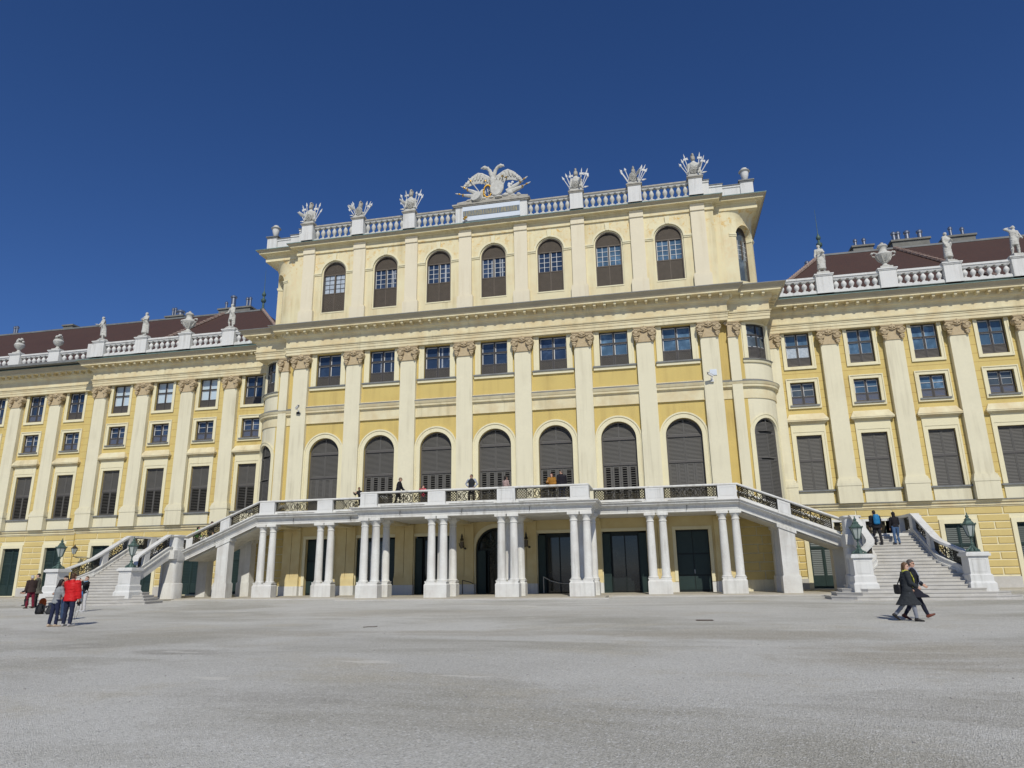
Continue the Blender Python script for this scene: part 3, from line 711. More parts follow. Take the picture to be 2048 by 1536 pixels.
# ---- upper windows of the main storey (sash over a louvred panel)
def sash_window(name, hw, h, zl, zt, surround, pane=m_glass, inner=True, cur=None, sill=True, cols=2, top=True, big=True):
    """h height, zl top of the louvred lower panel, zt transom height"""
    f = MB(); y = .16
    rect_frame(f, -hw+.07, hw-.07, .07, h-.07, .07, y, y+.1)
    f.box(-.05,.05,y-.01,y+.1,.07,h-.07)
    f.box(-hw+.07,hw-.07,y,y+.1,zl-.03,zl+.04)
    if zt: f.box(-hw+.07,hw-.07,y-.012,y+.1,zt-.04,zt+.04)
    o = f.build(name, m_frame)
    for a, b in ((-hw+.07,-.05),(.05,hw-.07)):
        l = MB(); louvres(l, a, b, .07, zl-.03, y+.01, .075, .04); l.build('shutter', m_shut, o)
    g = MB(); g.box(-hw+.05,hw-.05,y+.105,y+.13,zl,h-.05); g.build('pane', pane, o)
    if inner:
        n = MB(); yy = y+.07
        for a, b in ((-hw+.07,-.05),(.05,hw-.07)):
            for c, d in (((zl+.04,zt-.04),(zt+.04,h-.07)) if zt else ((zl+.04,h-.07),)):
                n.box(a+.0,a+.05,yy,yy+.03,c,d); n.box(b-.028,b,yy,yy+.03,c,d)
                n.box(a+.05,b-.028,yy,yy+.03,d-.045,d); n.box(a+.05,b-.028,yy,yy+.03,c,c+.025)
                if not zt: n.box(a+.05,b-.028,yy,yy+.03,(c+d)/2-.015,(c+d)/2+.015)
        n.build('sash', m_white_fr, o)
    if cur:
        n = MB(); n.box(-hw+.07,hw-.07,y+.098,y+.104,zl+.02,zl+(zt-zl)*.85 if zt else zl+.5); n.build('curtain', m_curt, o)
    surround(o)
    return o
def sur_central(o):
    for a in (-1,1):
        s = MB(); x0, x1 = sorted((a*.97, a*1.22)); s.box(x0, x1, -.07, .02, 0, 2.5)
        x0, x1 = sorted((a*1.22, a*1.36)); s.box(x0, x1, -.095, .02, 0, 2.498); s.build('jamb', m_trim, o)
    s = MB(); s.box(-1.42,1.42,-.13,.2,-.27,-.08); s.build('sill', m_trim, o)
    s = MB(); s.box(-1.46,1.46,-.20,.2,-.079,.02); s.build('flashing', m_lead, o)
mz = sash_window('window', .97, 2.47, .78, 1.66, sur_central, m_glass)
mzr = sash_window('window', .97, 2.47, .78, 1.66, sur_central, m_glassr)
for i in range(-3,4):
    src = mzr if i >= 2 else mz
    if i in (-3, 3): o = src; o.parent = palace; o.location = (i*BAY,0,14.72)
    else: copy_tree(src, palace, (i*BAY,0,14.72))

# ---- main entablature
PROF = [(-.4,17.24),(0,17.24),(0,17.45),(.035,17.45),(.035,17.65),(.07,17.65),(.07,17.76),(.13,17.77),(.15,17.84),(.03,17.87),(.03,18.46),(.07,18.47),(.10,18.55),(.20,18.60),(.24,18.70),(.24,18.94),
        (.76,18.945),(.76,19.06),(.60,19.065),(-.3,19.4)]
SIMA = [(.62,19.062),(.79,19.062),(.83,19.12),(.95,19.26),(1.06,19.34),(1.06,19.39),(-.3,19.72)]
YC, YCB, YW, YF = -.34, .05, 3.45, 4.55
XC, XB = 15.98, 18.70
def modillions(mb, a, b, off, n):
    a = Vector(a); b = Vector(b); d = (b-a); Lg = d.length; d.normalize(); o = Vector((d.y,-d.x))
    for k in range(n):
        q = a + d*(Lg*(k+.5)/n)
        for o0, o1, z0, z1, hw in ((.2,.66,18.78,18.944,.085),(.2,.60,18.73,18.78,.07)):
            pts = [(q+d*(-hw)+o*o0),(q+d*hw+o*o0),(q+d*hw+o*o1),(q+d*(-hw)+o*o1)]
            mb.prism([(t.x,t.y,z0) for t in pts], (0,0,z1-z0))
e = MB()
path = [(-XB,YW+.3),(-XB,YCB),(-XC,YCB),(-XC,YC),(XC,YC),(XC,YCB),(XB,YCB),(XB,YW+.3)]
e.sweep(PROF, path); ent_mb = e
e = ent_mb; modillions(e, (-XC,YC),(XC,YC),0,46)
for s in (-1,1):
    p0, p1 = (s*XC,YCB),(s*XB,YCB)
    modillions(e, *( (p0,p1) if s>0 else (p1,p0)), 0, 4)
    p0, p1 = (s*XB,YCB),(s*XB,YW-.9)
    modillions(e, *( (p0,p1) if s>0 else (p1,p0)), 0, 4)
ent = P(e, 'entablature', m_cream)
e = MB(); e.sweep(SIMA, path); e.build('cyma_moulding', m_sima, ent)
e = MB()
e.sweep([(1.075,19.345),(1.075,19.40),(-.2,19.74)], path); e.build('flashing', m_lead, ent)
# soffit over the round corners
for s in (-1,1):
    e = MB(); e.box(*(sorted((s*15.3, s*18.66))), YCB+.06, YW+.5, 17.26, 17.32); e.build('soffit', m_creamy, ent)

# ---- round corners of the main storeys
def corner_map(s, x0, y0, flat, rad):
    cx, cy = x0+flat, y0+rad; L1 = rad*PI/2
    def f(u, d, z):
        if u <= flat: x, y, nx, ny = x0+u, y0, 0, 1
        elif u <= flat+L1:
            a = (u-flat)/rad; x, y = cx+rad*sin(a), cy-rad*cos(a); nx, ny = -sin(a), cos(a)
        else: x, y = cx+rad, cy+(u-flat-L1); nx, ny = -1, 0
        return (s*(x+nx*d), y+ny*d, z)
    return f, flat+L1
RC = 2.2; UM = 1.35+RC*.60
for s in (-1,1):
    f, UE = corner_map(s, 15.3, .36, 1.35, RC)
    co = [(UM-.95,UM+.95,ZB,9.75,True,.22),(UM-.82,UM+.82,14.72,17.1,False,.2)]
    w = MB(f=f); wall(w, 0, UE+1.4, -.2, 17.5, co, .22, .16); P(w, 'corner_wall', m_pale, label='rounded pale cream corner wall')
    for a, b in ((0.05,.62),(1.27,1.52)): 
        for c, d in ((5.3,11.99),(13.32,17.2)): y_ = MB(f=f); y_.box(a,b,-.012,.02,c,d); P(y_, 'wall_strip', m_yel)
    p = MB(f=f); p.box(.62,1.26,-.28,.02,ZB,16.2); p.box(.55,1.33,-.36,.02,ZB,ZB+.3)
    o = P(p, 'pilaster', m_pale)
    link('capital', capital_mesh(.66, s), o, (s*(15.3+.95), .36, 16.2))
    b_ = MB()
    pts = [f(u,0,0)[:2] for u in [0.0, .6, 1.3]+[1.35+RC*PI/2*k/14 for k in range(15)]+[UE+1.0]]
    if s < 0: pts = pts[::-1]
    b_.sweep([(-.05,12.66),(.12,12.66),(.14,12.72),(.24,12.76),(.24,12.88),(.28,12.92),(.34,13.06),(.34,13.10),(.05,13.27),(-.05,13.27)], pts, sm=False)
    b_.sweep([(-.02,12.0),(.06,12.0),(.06,12.66),(-.02,12.66)], pts)
    o = P(b_, 'band_course', m_cream)
    b_ = MB(); b_.sweep([(.35,13.08),(.35,13.11),(.05,13.285)], pts); b_.build('flashing', m_lead, o)
    # corner windows
    fr = MB(f=lambda u,d,z,f=f: f(u+UM,d,z)); ring(fr, 0, ZB, 9.75, .88, .955, .12, .22)
    fr.box(-.9,.9,.10,.22,9.70,9.8); fr.box(-.9,.9,.10,.22,8.0,8.1)
    o = P(fr, 'window', m_shut)
    for a, b in ((-.88,-.005),(.005,.88)):
        for c, d in ((ZB,8.0),(8.1,9.7)):
            l = MB(f=fr.fm); louvres(l, a, b, c+.01, d-.01, .13); l.build('shutter', m_shutdk, o)
    l = arch_shutter(.88, 9.8, .13); l2 = MB(f=fr.fm); l2.v = [Vector(fr.fm(*q)) for q in l.v]; l2.f = l.f; l2.sm = l.sm; l2.build('shutter', m_shutdk, o)
    v = MB(f=fr.fm)
    for k in range(6): v.box(-.95+k*1.9/6, -.95+(k+1)*1.9/6, .21, .23, ZB, 10.68)
    v.build('pane', m_void, o)
    v = MB(f=fr.fm); ring(v, 0, ZB, 9.75, .95, 1.16, -.05, .02); v.build('surround', m_trim, o)
    v = MB(f=fr.fm); ring(v, 0, ZB, 9.75, 1.16, 1.22, -.085, .02); v.build('archivolt', m_trim, o)
    fr = MB(f=lambda u,d,z,f=f: f(u+UM,d,z))
    for a, b in ((-.82,-.75),(-.03,.03),(.75,.82)): fr.box(a,b,.10,.19,14.72,17.1)
    for c, d in ((14.72,14.79),(15.46,15.54),(16.34,16.42),(17.03,17.1)):
        fr.box(-.75,-.03,.10,.19,c,d); fr.box(.03,.75,.10,.19,c,d)
    o = P(fr, 'window', m_frame)
    v = MB(f=fr.fm)
    for k in range(4): v.box(-.8+k*.4,-.4+k*.4,.185,.2,15.5,17.05)
    v.build('pane', m_glassg, o)
    v = MB(f=fr.fm)
    for a, b in ((-.75,-.03),(.03,.75)):
        v.box(a,a+.06,.17,.18,15.54,17.0); v.box(a+.06,b,.17,.18,15.54,15.6); v.box(a+.06,b,.17,.18,16.26,16.33)
    v.build('sash', m_white_fr, o)
    for a, b in ((-.75,-.03),(.03,.75)):
        l = MB(f=fr.fm); louvres(l, a, b, 14.79, 15.46, .11, .075, .04); l.build('shutter', m_shut, o)
    for a, b in ((-1.08,-.82),(.82,1.08)): v = MB(f=fr.fm); v.box(a,b,-.06,.02,14.72,17.2); v.build('jamb', m_trim, o)
    v = MB(); p2 = [f(u,0,0)[:2] for u in [UM-1.2+2.4*k/12 for k in range(13)]]
    if s < 0: p2 = p2[::-1]
    v.sweep([(-.02,14.40),(.10,14.42),(.13,14.52),(.13,14.60),(-.02,14.61)], p2); v.build('sill', m_trim, o)
    v = MB(); v.sweep([(-.02,14.611),(.20,14.60),(.20,14.64),(-.02,14.72)], p2); v.build('flashing', m_lead, o)

# ================================================================== top storey
ZT = 19.7
m_uppil = mat('pale_cream_pilaster', (.755,.68,.50), noise=[(.8,.06),(6.,.05)], streak=((.56,.47,.30),.5,3.,.5,.72), bump=(22.,.12,.01))
UO = .0
ops = [(i*BAY-1.02, i*BAY+1.02, 20.59, 23.80, True, .24) for i in range(-3,4)]
w = MB(); wall(w, -15.76, 15.76, ZT-.2, 25.6, ops, .24)
P(w, 'wall', m_creamy, label='cream wall of the top storey with flaking ochre patches')
w = MB()
for s in (-1,1): w.poly([(s*15.76,0,ZT-.2),(s*15.76,.6,ZT-.2),(s*15.76,.6,25.6),(s*15.76,0,25.6)])
P(w, 'wall_return', m_creamy)
p = MB(); p.box(-.48,.48,-.20,.02,ZT+1.1,25.53); p.box(-.60,.60,-.28,.02,ZT-.1,ZT+1.02); p.box(-.56,.56,-.24,.02,ZT+1.02,ZT+1.1)
p.box(-.49,.49,-.28,.02,25.50,25.80); p.box(-.48,.48,-.215,.02,25.80,26.05)
me_up = p.mesh('pilaster', m_uppil)
for x in (-14.7,-10.5,-6.3,-2.1,2.1,6.3,10.5,14.7): link('pilaster', me_up, palace, (x,0,0))
def top_window(kind):
    f = MB(); ring(f, 0, 0, 3.21, .86, .93, .10, .2)
    f.box(-.86,.86,.20,.30,1.53,1.6); f.box(-.86,.86,.20,.30,3.08,3.15); f.box(-.045,.045,.195,.30,1.6,3.08); f.box(-.86,.86,.20,.30,0,.06)
    o = f.build('window', m_brown)
    s = MB(); 
    for k in range(26):
        s.slat(-.86,.86,.215,.06+k*.0565,.022,.05,.01)
    s.box(-.03,.03,.20,.25,.06,1.53); s.build('shutter', m_brown, o)
    s = MB()
    for k in range(16):
        z = 3.15+k*.0565; hx = math.sqrt(max(0,.88**2-max(0,z+.05-3.21)**2))
        if hx > .1: s.slat(-hx,hx,.215,z,.022,.05,.01)
    s.build('shutter', m_brown, o)
    g = MB(); g.box(-.9,.9,.29,.31,0,3.3); g.prism([(.9*cos(PI*k/20),.29,3.21+.9*sin(PI*k/20)) for k in range(21)], (0,.02,0))
    g.build('pane', {0:m_curt,1:m_glass,2:m_glassr}[kind], o)
    n = MB()
    for a, b in ((-.86,-.045),(.045,.86)):
        n.box(a,a+.045,.26,.28,1.6,3.08); n.box(b-.035,b,.26,.28,1.6,3.08)
        xm = (a+b)/2; n.box(xm-.018,xm+.018,.26,.28,1.6,3.08)
        for k in (1,2,3):
            z = 1.6+k*.37; n.box(a+.045,xm-.018,.26,.28,z-.014,z+.014); n.box(xm+.018,b-.035,.26,.28,z-.014,z+.014)
    n.build('sash', m_frame if kind == 0 else m_white_fr, o)
    s = MB(); ring(s, 0, -.0, 3.21, .93, 1.025, .08, .24); ring(s, 0, 3.25, 3.21, 1.02, 1.16, -.045, .02)
    s.box(-.98,.98,-.03,.24,-.09,0)
    for a, b in ((-1.62,-1.02),(1.02,1.62)):
        s.box(a,b,-.055,.02,3.06,3.16); s.box(a,b,-.10,.02,3.16,3.26)
    s.prism([(-.13,-.10,4.22),(.13,-.10,4.22),(.17,-.10,4.80),(-.17,-.10,4.80)], (0,.12,0))
    s.build('surround', m_trim, o)
    return o
tw = {k: top_window(k) for k in (0,1,2)}
for i in range(-3,4):
    k = 0 if i == -3 else (2 if i >= 2 else 1)
    if (k == 0) or (k == 1 and i == -2) or (k == 2 and i == 2): o = tw[k]; o.parent = palace; o.location = (i*BAY,0,20.59)
    else: copy_tree(tw[k], palace, (i*BAY,0,20.59))
# odd strips of curtain behind the panes, different in every window
def curtains(o, hw, z0, z1, y, seed):
    rr = random.Random(seed); c = MB()
    for a, b in ((-hw,-.06),(.06,hw)):
        if rr.random() < .35: continue
        x = a
        while x < b-.05:
            wd = rr.uniform(.05,.14)
            if rr.random() < .45:
                top = z1-rr.uniform(0,.12); bot = z0 if rr.random() < .6 else z0+(z1-z0)*rr.uniform(.3,.7)
                c.poly([(x,y,bot),(min(b,x+wd),y+.004,bot),(min(b,x+wd),y+.004,top),(x,y,top)])
            x += wd+rr.uniform(.04,.16)
    if c.f: c.build('curtain', m_lace, o)
m_lace = mat('white_curtain', (.42,.44,.47), .9, noise=[(14.,.4,(.20,.23,.27))])
for o in [q for q in bpy.data.objects if q.parent == palace and q.name.startswith('window')]:
    if abs(o.location.z-20.59) < .01 and o.location.x < 5 and o.location.x > -12: curtains(o, .84, 1.62, 3.06, .285, int(o.location.x*7)+50)
    if abs(o.location.z-14.72) < .01 and o.location.x < 0: curtains(o, .85, .84, 2.36, .262, int(o.location.x*5)+91)
# sills of lead under each window base strip
# round corners of the top storey
RU = 2.25; XU = 15.76; FU = .55
UMU = FU+RU*PI/4
for s in (-1,1):
    f, UE = corner_map(s, XU, .45, FU, RU)
    w = MB(f=f); wall(w, 0, UE+6.5, ZT-.2, 25.6, [(UMU-.85,UMU+.85,20.3,23.75,True,.5)], .5, .16); P(w, 'corner_wall', m_creamy, label='rounded cream corner of the top storey')
    g = lambda u,d,z,f=f: f(u+UMU,d,z)
    fr = MB(f=g); ring(fr, 0, 20.3, 23.75, .78, .85, .40, .5); fr.box(-.8,.8,.40,.5,22.1,22.17); fr.box(-.8,.8,.40,.5,23.62,23.7); fr.box(-.04,.04,.39,.5,22.17,23.62)
    o = P(fr, 'window', m_brown)
    v = MB(f=g)
    for k in range(5): v.box(-.85+k*.34,-.51+k*.34,.48,.5,20.3,24.6)
    v.build('pane', m_glassg, o)
    v = MB(f=g)
    for k in range(30): v.slat(-.78,.78,.42,20.34+k*.0585,.02,.05,.01)
    v.build('shutter', m_brown, o)
    v = MB(f=g)
    for k in range(16):
        z = 23.7+k*.0565; hx = math.sqrt(max(0,.8**2-max(0,z+.05-23.75)**2))
        if hx > .1: v.slat(-hx,hx,.42,z,.022,.05,.01)
    v.build('shutter', m_brown, o)
    v = MB(f=g)
    for a, b in ((-.78,-.04),(.04,.78)):
        xm = (a+b)/2; v.box(xm-.02,xm+.02,.455,.475,22.17,23.62); v.box(a,a+.04,.455,.475,22.17,23.62)
        for k in (1,2,3): v.box(a+.04,b,.458,.474,22.17+k*.36-.015,22.17+k*.36+.015)
    v.build('sash', m_white_fr, o)
    v = MB(f=g)
    for a, b in ((-1.35,-.85),(.85,1.35)):
        v.box(a,b,-.05,.02,23.62,23.72); v.box(a,b,-.09,.02,23.72,23.82)
    for a, b in ((-.85,-.80),(.80,.85)):
        v.box(a,b,.0,.38,23.62,23.72); v.box(a,b,.0,.38,23.72,23.82)
    v.build('surround', m_trim, o)
    p = MB(f=f); p.box(.0,.42,-.10,.02,ZT-.1,25.5); P(p, 'pilaster', m_creamy)
    # cove from the round corner out to the square cornice
    rings = []
    x0, y0 = XU+FU, .45; X1, Y1 = 18.72, .43
    n = 16
    for k in range(n+1):
        a = PI/2*k/n; bx, by = x0+RU*sin(a), .45+RU-RU*cos(a)
        t = k/n
        if t <= .5: tx, ty = x0+(X1-x0)*t*2, Y1
        else: tx, ty = X1, Y1+(.45+RU-Y1)*(t-.5)*2
        row = []
        for j in range(7):
            q = j/6; h = 1-cos(q*PI/2); vz = sin(q*PI/2)
            row.append((s*(bx+(tx-bx)*h), by+(ty-by)*h, 24.72+.83*vz))
        rings.append(row)
    cv = MB(); ids = [[cv.p(q) for q in r] for r in rings]
    for a, b in zip(ids, ids[1:]):
        for j in range(6): cv.face((a[j],b[j],b[j+1],a[j+1]), True)
    P(cv, 'cove', m_creamy)
TPROF = [(-.5,25.53),(.06,25.53),(.06,25.77),(.0,25.80),(.0,26.0),(.08,26.02),(.12,26.08),(.46,26.085),(.46,26.20),(.3,26.205),(-.6,26.4)]
TSIMA = [(.32,26.203),(.50,26.205),(.56,26.27),(.66,26.32),(.66,26.37),(-.6,26.45)]
tpath = [(-18.72,9),(-18.72,.43),(-XU,.43),(-XU,-.05),(XU,-.05),(XU,.43),(18.72,.43),(18.72,9)]
e = MB(); e.sweep(TPROF, tpath); tent = P(e, 'cornice', m_creamy)
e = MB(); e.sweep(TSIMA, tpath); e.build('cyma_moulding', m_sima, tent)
e = MB(); e.sweep([(.675,26.325),(.675,26.385),(-.55,26.465)], tpath); e.build('flashing', m_patina, tent)
e = MB(); e.box(-18.2,18.2,.5,9,26.2,26.44); P(e, 'roof_deck', m_lead)
e = MB(); e.box(-18.5,18.5,8.9,9.2,17,26.4); P(e, 'rear_wall', m_creamy)
e = MB(); e.box(-18.0,18.0,YC+.1,.6,19.5,19.69); P(e, 'ledge', m_lead)

# ---- balustrades on the roofs
def baluster_mesh(h, r, square=True):
    b = MB(); k = h
    b.box(-r*1.05,r*1.05,-r*1.05,r*1.05,0,.07*k)
    b.lathe([(r*.85,.07*k),(r*.95,.12*k),(r*.55,.17*k),(r*.42,.22*k),(r*.62,.32*k),(r*1.0,.46*k),(r*1.05,.56*k),(r*.9,.66*k),(r*.55,.78*k),(r*.42,.84*k),(r*.75,.89*k),(r*.8,.93*k)], 0, 0, 10)
    b.box(-r*.95,r*.95,-r*.95,r*.95,.93*k,k)
    return b
me_bal = baluster_mesh(.98, .165).mesh('baluster', m_statue)
YA = -.33
def attic_section(x0, x1, nb):
    b = MB(); b.box(x0,x1,YA-.21,YA+.21,26.42,26.52); b.box(x0,x1,YA-.17,YA+.17,27.5,27.585)
    o = P(b, 'balustrade', m_whitep)
    b = MB(); b.box(x0,x1,YA-.24,YA+.24,27.585,27.66); b.box(x0,x1,YA-.2,YA+.2,27.66,27.72); b.build('rail', m_old, o)
    for k in range(nb): link('baluster', me_bal, o, (x0+(x1-x0)*(k+.5)/nb, YA, 26.52))
def pedestal(x, y, z0, z1, w, d, m=m_whitep, cap=m_old):
    b = MB(); h = w/2; k = d/2
    b.box(-h,h,-k,k,z0,z1-.16); b.box(-h-.03,h+.03,-k-.03,k+.03,z0,z0+.1)
    o = P(b, 'pedestal', m, loc=(x,y,0))
    b = MB(); b.box(-h-.05,h+.05,-k-.05,k+.05,z1-.16,z1-.08); b.box(-h-.10,h+.10,-k-.10,k+.10,z1-.08,z1); b.build('capstone', cap, o)
    return o
PX = [-14.7,-10.5,-6.35,6.35,10.5,14.7]
for x in PX: pedestal(x, YA-.06, 26.42, 27.86, .92, .78)
for a, b in ((-14.24,-10.96),(-10.04,-6.81),(-5.89,-2.72),(2.72,5.89),(6.81,10.04),(10.96,14.24)): attic_section(a, b, 7)
for s in (-1,1):
    for x0, x1, y0, z1 in ((15.16,15.62,-.28,27.78),(15.62,16.55,.1,27.55),(16.55,17.78,.22,27.42)):
        b = MB(); a, c = sorted((s*x0,s*x1)); b.box(a,c,y0,y0+.5,26.42,z1-.24); o = P(b, 'parapet', m_whitep)
        b = MB(); b.box(a-.02,c+.02,y0-.06,y0+.55,z1-.24,z1-.1); b.build('coping', m_whitep, o)
        b = MB(); b.box(a-.06,c+.06,y0-.11,y0+.6,z1-.1,z1-.05); b.build('flashing', m_lead, o)
    b = MB(); a, c = sorted((s*16.68,s*17.66)); b.box(a,c,.20,.3,26.50,27.12); P(b, 'parapet_panel', m_whitep)
    o = pedestal(s*18.2, .55, 26.42, 27.6, .86, .86, m_whitep, m_lead)
    b = MB(); b.box(*sorted((s*18.0,s*18.4)), 1.0, 8.9, 26.42, 27.4); P(b, 'parapet', m_whitep)
# inscription block in the middle
b = MB(); b.box(-2.72,2.72,-.62,.1,26.42,27.72); o = P(b, 'attic_block', m_whitep)
b = MB(); b.box(-2.86,2.86,-.74,.2,27.72,27.80); b.box(-2.95,2.95,-.80,.25,27.80,27.90); b.build('capstone', m_old, o)
b = MB(); b.box(-2.16,2.20,-.70,-.60,26.50,27.66); ip = b.build('inscription_panel', m_paleblue, o)
b = MB(); b.box(-2.12,2.17,-.712,-.69,26.86,27.32); b2 = MB(); rr = random.Random(3)
m_letter = mat('dull_gilt_lettering', (.40,.33,.15), .5, noise=[(5.,.3,(.25,.24,.20))])
ip2 = b.build('inscription_ground', m_panelb, o)
x = -2.08
while x < 2.1:
    wd = rr.choice((.05,.06,.08,.10)); hh = rr.choice((.40,.42,.38))
    if rr.random() < .93:
        t = rr.choice((-.04,.03,0,.05)); b2.prism([(x,-.713,26.89),(x+wd*.5,-.713,26.89),(x+wd*.5+t,-.713,26.89+hh),(x+t,-.713,26.89+hh)], (0,-.012,0))
    x += wd+.015
b2.build('lettering', m_letter, o)
# ================================================================== WINGS
YWL, YFL = 3.8, 4.9         # wall planes of wing and far wing
def sur_plain(o):
    s = MB()
    for a in (-1,1):
        x0, x1 = sorted((a*.81, a*1.06)); s.box(x0,x1,-.06,.02,-.24,2.4)
        x0, x1 = sorted((a*.97, a*1.06)); s.box(x0,x1,-.09,.02,-.24,2.4)
    s.box(-.81,.81,-.06,.02,-.24,-.02); s.box(-.97,.97,-.09,.02,-.24,-.14)
    s.build('surround', m_trim, o)
def sur_small(o):
    s = MB(); rect_frame(s, -.80,.80,0,1.59,.20,-.07,.02); s2 = s; rect_frame(s, -1.0,1.0,-.2,1.79,.07,-.12,.02)
    s.build('surround', m_trim, o)
    s = MB(); s.box(-.94,.94,-.16,.12,-.13,-.02); s.build('sill', m_lead, o)
W_MID = {'g': sash_window('window', .81, 2.42, .62, 1.52, sur_plain, m_glass),
         'b': sash_window('window', .81, 2.42, .62, 1.52, sur_plain, m_blind),
         'r': sash_window('window', .81, 2.42, .62, 1.52, sur_plain, m_glassr),
         'c': sash_window('window', .81, 2.42, .62, 1.52, sur_plain, m_glassr, cur=True)}
W_SML = {'g': sash_window('window', .80, 1.59, .60, None, sur_small, m_glass),
         'r': sash_window('window', .80, 1.59, .60, None, sur_small, m_glassr),
         'v': sash_window('window', .80, 1.59, .60, None, sur_small, m_glassg)}
def low_window(op):
    h = 3.69
    f = MB(); rect_frame(f, -.74,.74,.07,h-.07,.07,.13,.24); f.box(-.74,.74,.11,.24,1.93,2.03)
    o = f.build('window', m_shut)
    for a, b in ((-.74,-.005),(.005,.74)):
        for c, d, q in ((.07,1.93,op),(2.03,h-.07,False)):
            l = MB(); louvres(l, a, b, c+.005, d-.005, .14, .12 if q else .09, .06, q); l.build('shutter', m_shutdk, o)
    v = MB(); v.box(-.8,.8,.25,.28,0,h); v.build('pane', m_void, o)
    s = MB()
    for a in (-1,1):
        x0, x1 = sorted((a*.81, a*1.03)); s.box(x0,x1,-.06,.02,0,h)
        x0, x1 = sorted((a*.99, a*1.10)); s.box(x0,x1,-.09,.02,0,h+.30)
    s.box(-.99,.99,-.06,.02,h,h+.22); s.box(-.99,.99,-.09,.02,h+.22,h+.30); s.box(-1.10,1.10,-.085,.02,h+.30,h+.78)
    s.build('surround', m_trim, o)
    s = MB(); s.box(-1.16,1.16,-.14,.02,h+.78,h+.86); s.box(-1.26,1.26,-.24,.02,h+.86,h+.93); s.box(-1.34,1.34,-.34,.02,h+.93,h+1.02)
    z = h+1.02
    s.v0 = len(s.v)
    i = [s.p(c) for c in ((-1.36,-.36,z),(1.36,-.36,z),(1.36,.02,z),(-1.36,.02,z),(-1.10,-.10,z+.46),(1.10,-.10,z+.46),(1.10,.02,z+.46),(-1.10,.02,z+.46))]
    for q in ((4,5,6,7),(0,1,5,4),(1,2,6,5),(3,0,4,7)): s.face([i[k] for k in q])
    s.build('hood', m_cream, o)
    s = MB(); s.box(-1.22,1.22,-.20,.13,-.11,0); s.build('sill', m_lead, o)
    s = MB(); s.box(-1.08,1.08,-.08,.02,-.93,-.11); s.build('apron_panel', m_pale, o)
    return o
W_LOW = {0: low_window(False), 1: low_window(True)}
def shutter_door(h=3.85, hw=.84):
    f = MB(); rect_frame(f, -hw+.06,hw-.06,.0,h-.06,.06,.12,.24,False); f.box(-.04,.04,.11,.24,0,h-.06)
    f.box(-hw+.06,-.04,.12,.24,2.5,2.58); f.box(.04,hw-.06,.12,.24,2.5,2.58); f.box(-hw+.06,-.04,.14,.2,0,.75); f.box(.04,hw-.06,.14,.2,0,.75)
    for a, b in ((-hw+.14,-.12),(.12,hw-.14)): f.box(a,b,.125,.15,.12,.64)
    o = f.build('door', m_green)
    for a, b in ((-hw+.06,-.04),(.04,hw-.06)):
        for c, d in ((.75,2.5),(2.58,h-.06)):
            l = MB(); louvres(l, a, b, c, d, .14, .11, .06); l.build('shutter', m_green, o)
    v = MB(); v.box(-hw,hw,.25,.28,0,h); v.build('pane', m_void, o)
    s = MB(); rect_frame(s, -hw,hw,0,h,.27,-.105,.02,False); s.build('surround', m_trim, o)
    return o
W_DOR = shutter_door()
first = set()
def place(src, loc):
    if id(src) in first: return copy_tree(src, palace, loc)
    first.add(id(src)); src.parent = palace; src.location = loc; return src
me_wpil = None
def wing_pilaster():
    p = MB(); d = .35; h = .575
    p.box(-h,h,-d,.02,6.93,16.2)
    p.box(-h-.04,h+.04,-d-.04,.02,6.85,6.94); p.box(-h-.10,h+.10,-d-.10,.02,6.72,6.86); p.box(-h-.14,h+.14,-d-.14,.02,6.60,6.73)
    p.box(-h-.18,h+.18,-d-.17,.02,6.42,6.61); p.box(-h-.15,h+.15,-d-.14,.02,5.30,6.43)
    return p.mesh('pilaster', m_pale)
me_wpil = wing_pilaster()
def rustic(x0, x1, y, z0, z1, doors):
    """coursed blocks between the doors; doors: list of (xa, xb, top)"""
    b = MB(); g = .05; rr = random.Random(int(abs(x0)*10))
    course = []; z = z0; k = 0
    hs = []
    n = int(round((z1-.48-z0)/.49)); p = (z1-.48-z0)/n
    for k in range(n): hs.append((z0+k*p, z0+(k+1)*p, k))
    hs.append((z1-.48, z1, -1))
    for c, d, k in hs:
        segs = [(x0,x1)]
        for xa, xb, t in doors:
            if c < t:
                ns = []
                for a, e in segs:
                    if xb <= a or xa >= e: ns.append((a,e)); continue
                    if xa > a: ns.append((a,xa))
                    if xb < e: ns.append((xb,e))
                segs = ns
        for a, e in segs:
            L = e-a
            if L < .2: continue
            if k == -1: m = max(1, int(round(L/2.05)))
            elif L > 3.2: m = max(1, int(round(L/ (2.0 if k%2 else 1.0))))
            else: m = 1 if k % 2 else 2
            for q in range(m):
                u0 = a+L*q/m+g/2; u1 = a+L*(q+1)/m-g/2
                i = [b.p(t) for t in ((u0,y,c+g/2),(u1,y,c+g/2),(u1,y,d-g/2),(u0,y,d-g/2),(u0+.035,y-.055,c+g/2+.035),(u1-.035,y-.055,c+g/2+.035),(u1-.035,y-.055,d-g/2-.035),(u0+.035,y-.055,d-g/2-.035))]
                for f in ((4,5,6,7),(0,1,5,4),(1,2,6,5),(2,3,7,6),(3,0,4,7)): b.face([i[t] for t in f])
    return b
STR = [(-.05,4.86),(.06,4.86),(.06,4.93),(.12,4.95),(.12,5.02),(.10,5.03),(.10,5.12),(.20,5.14),(.22,5.22),(.26,5.27),(-.05,5.34)]
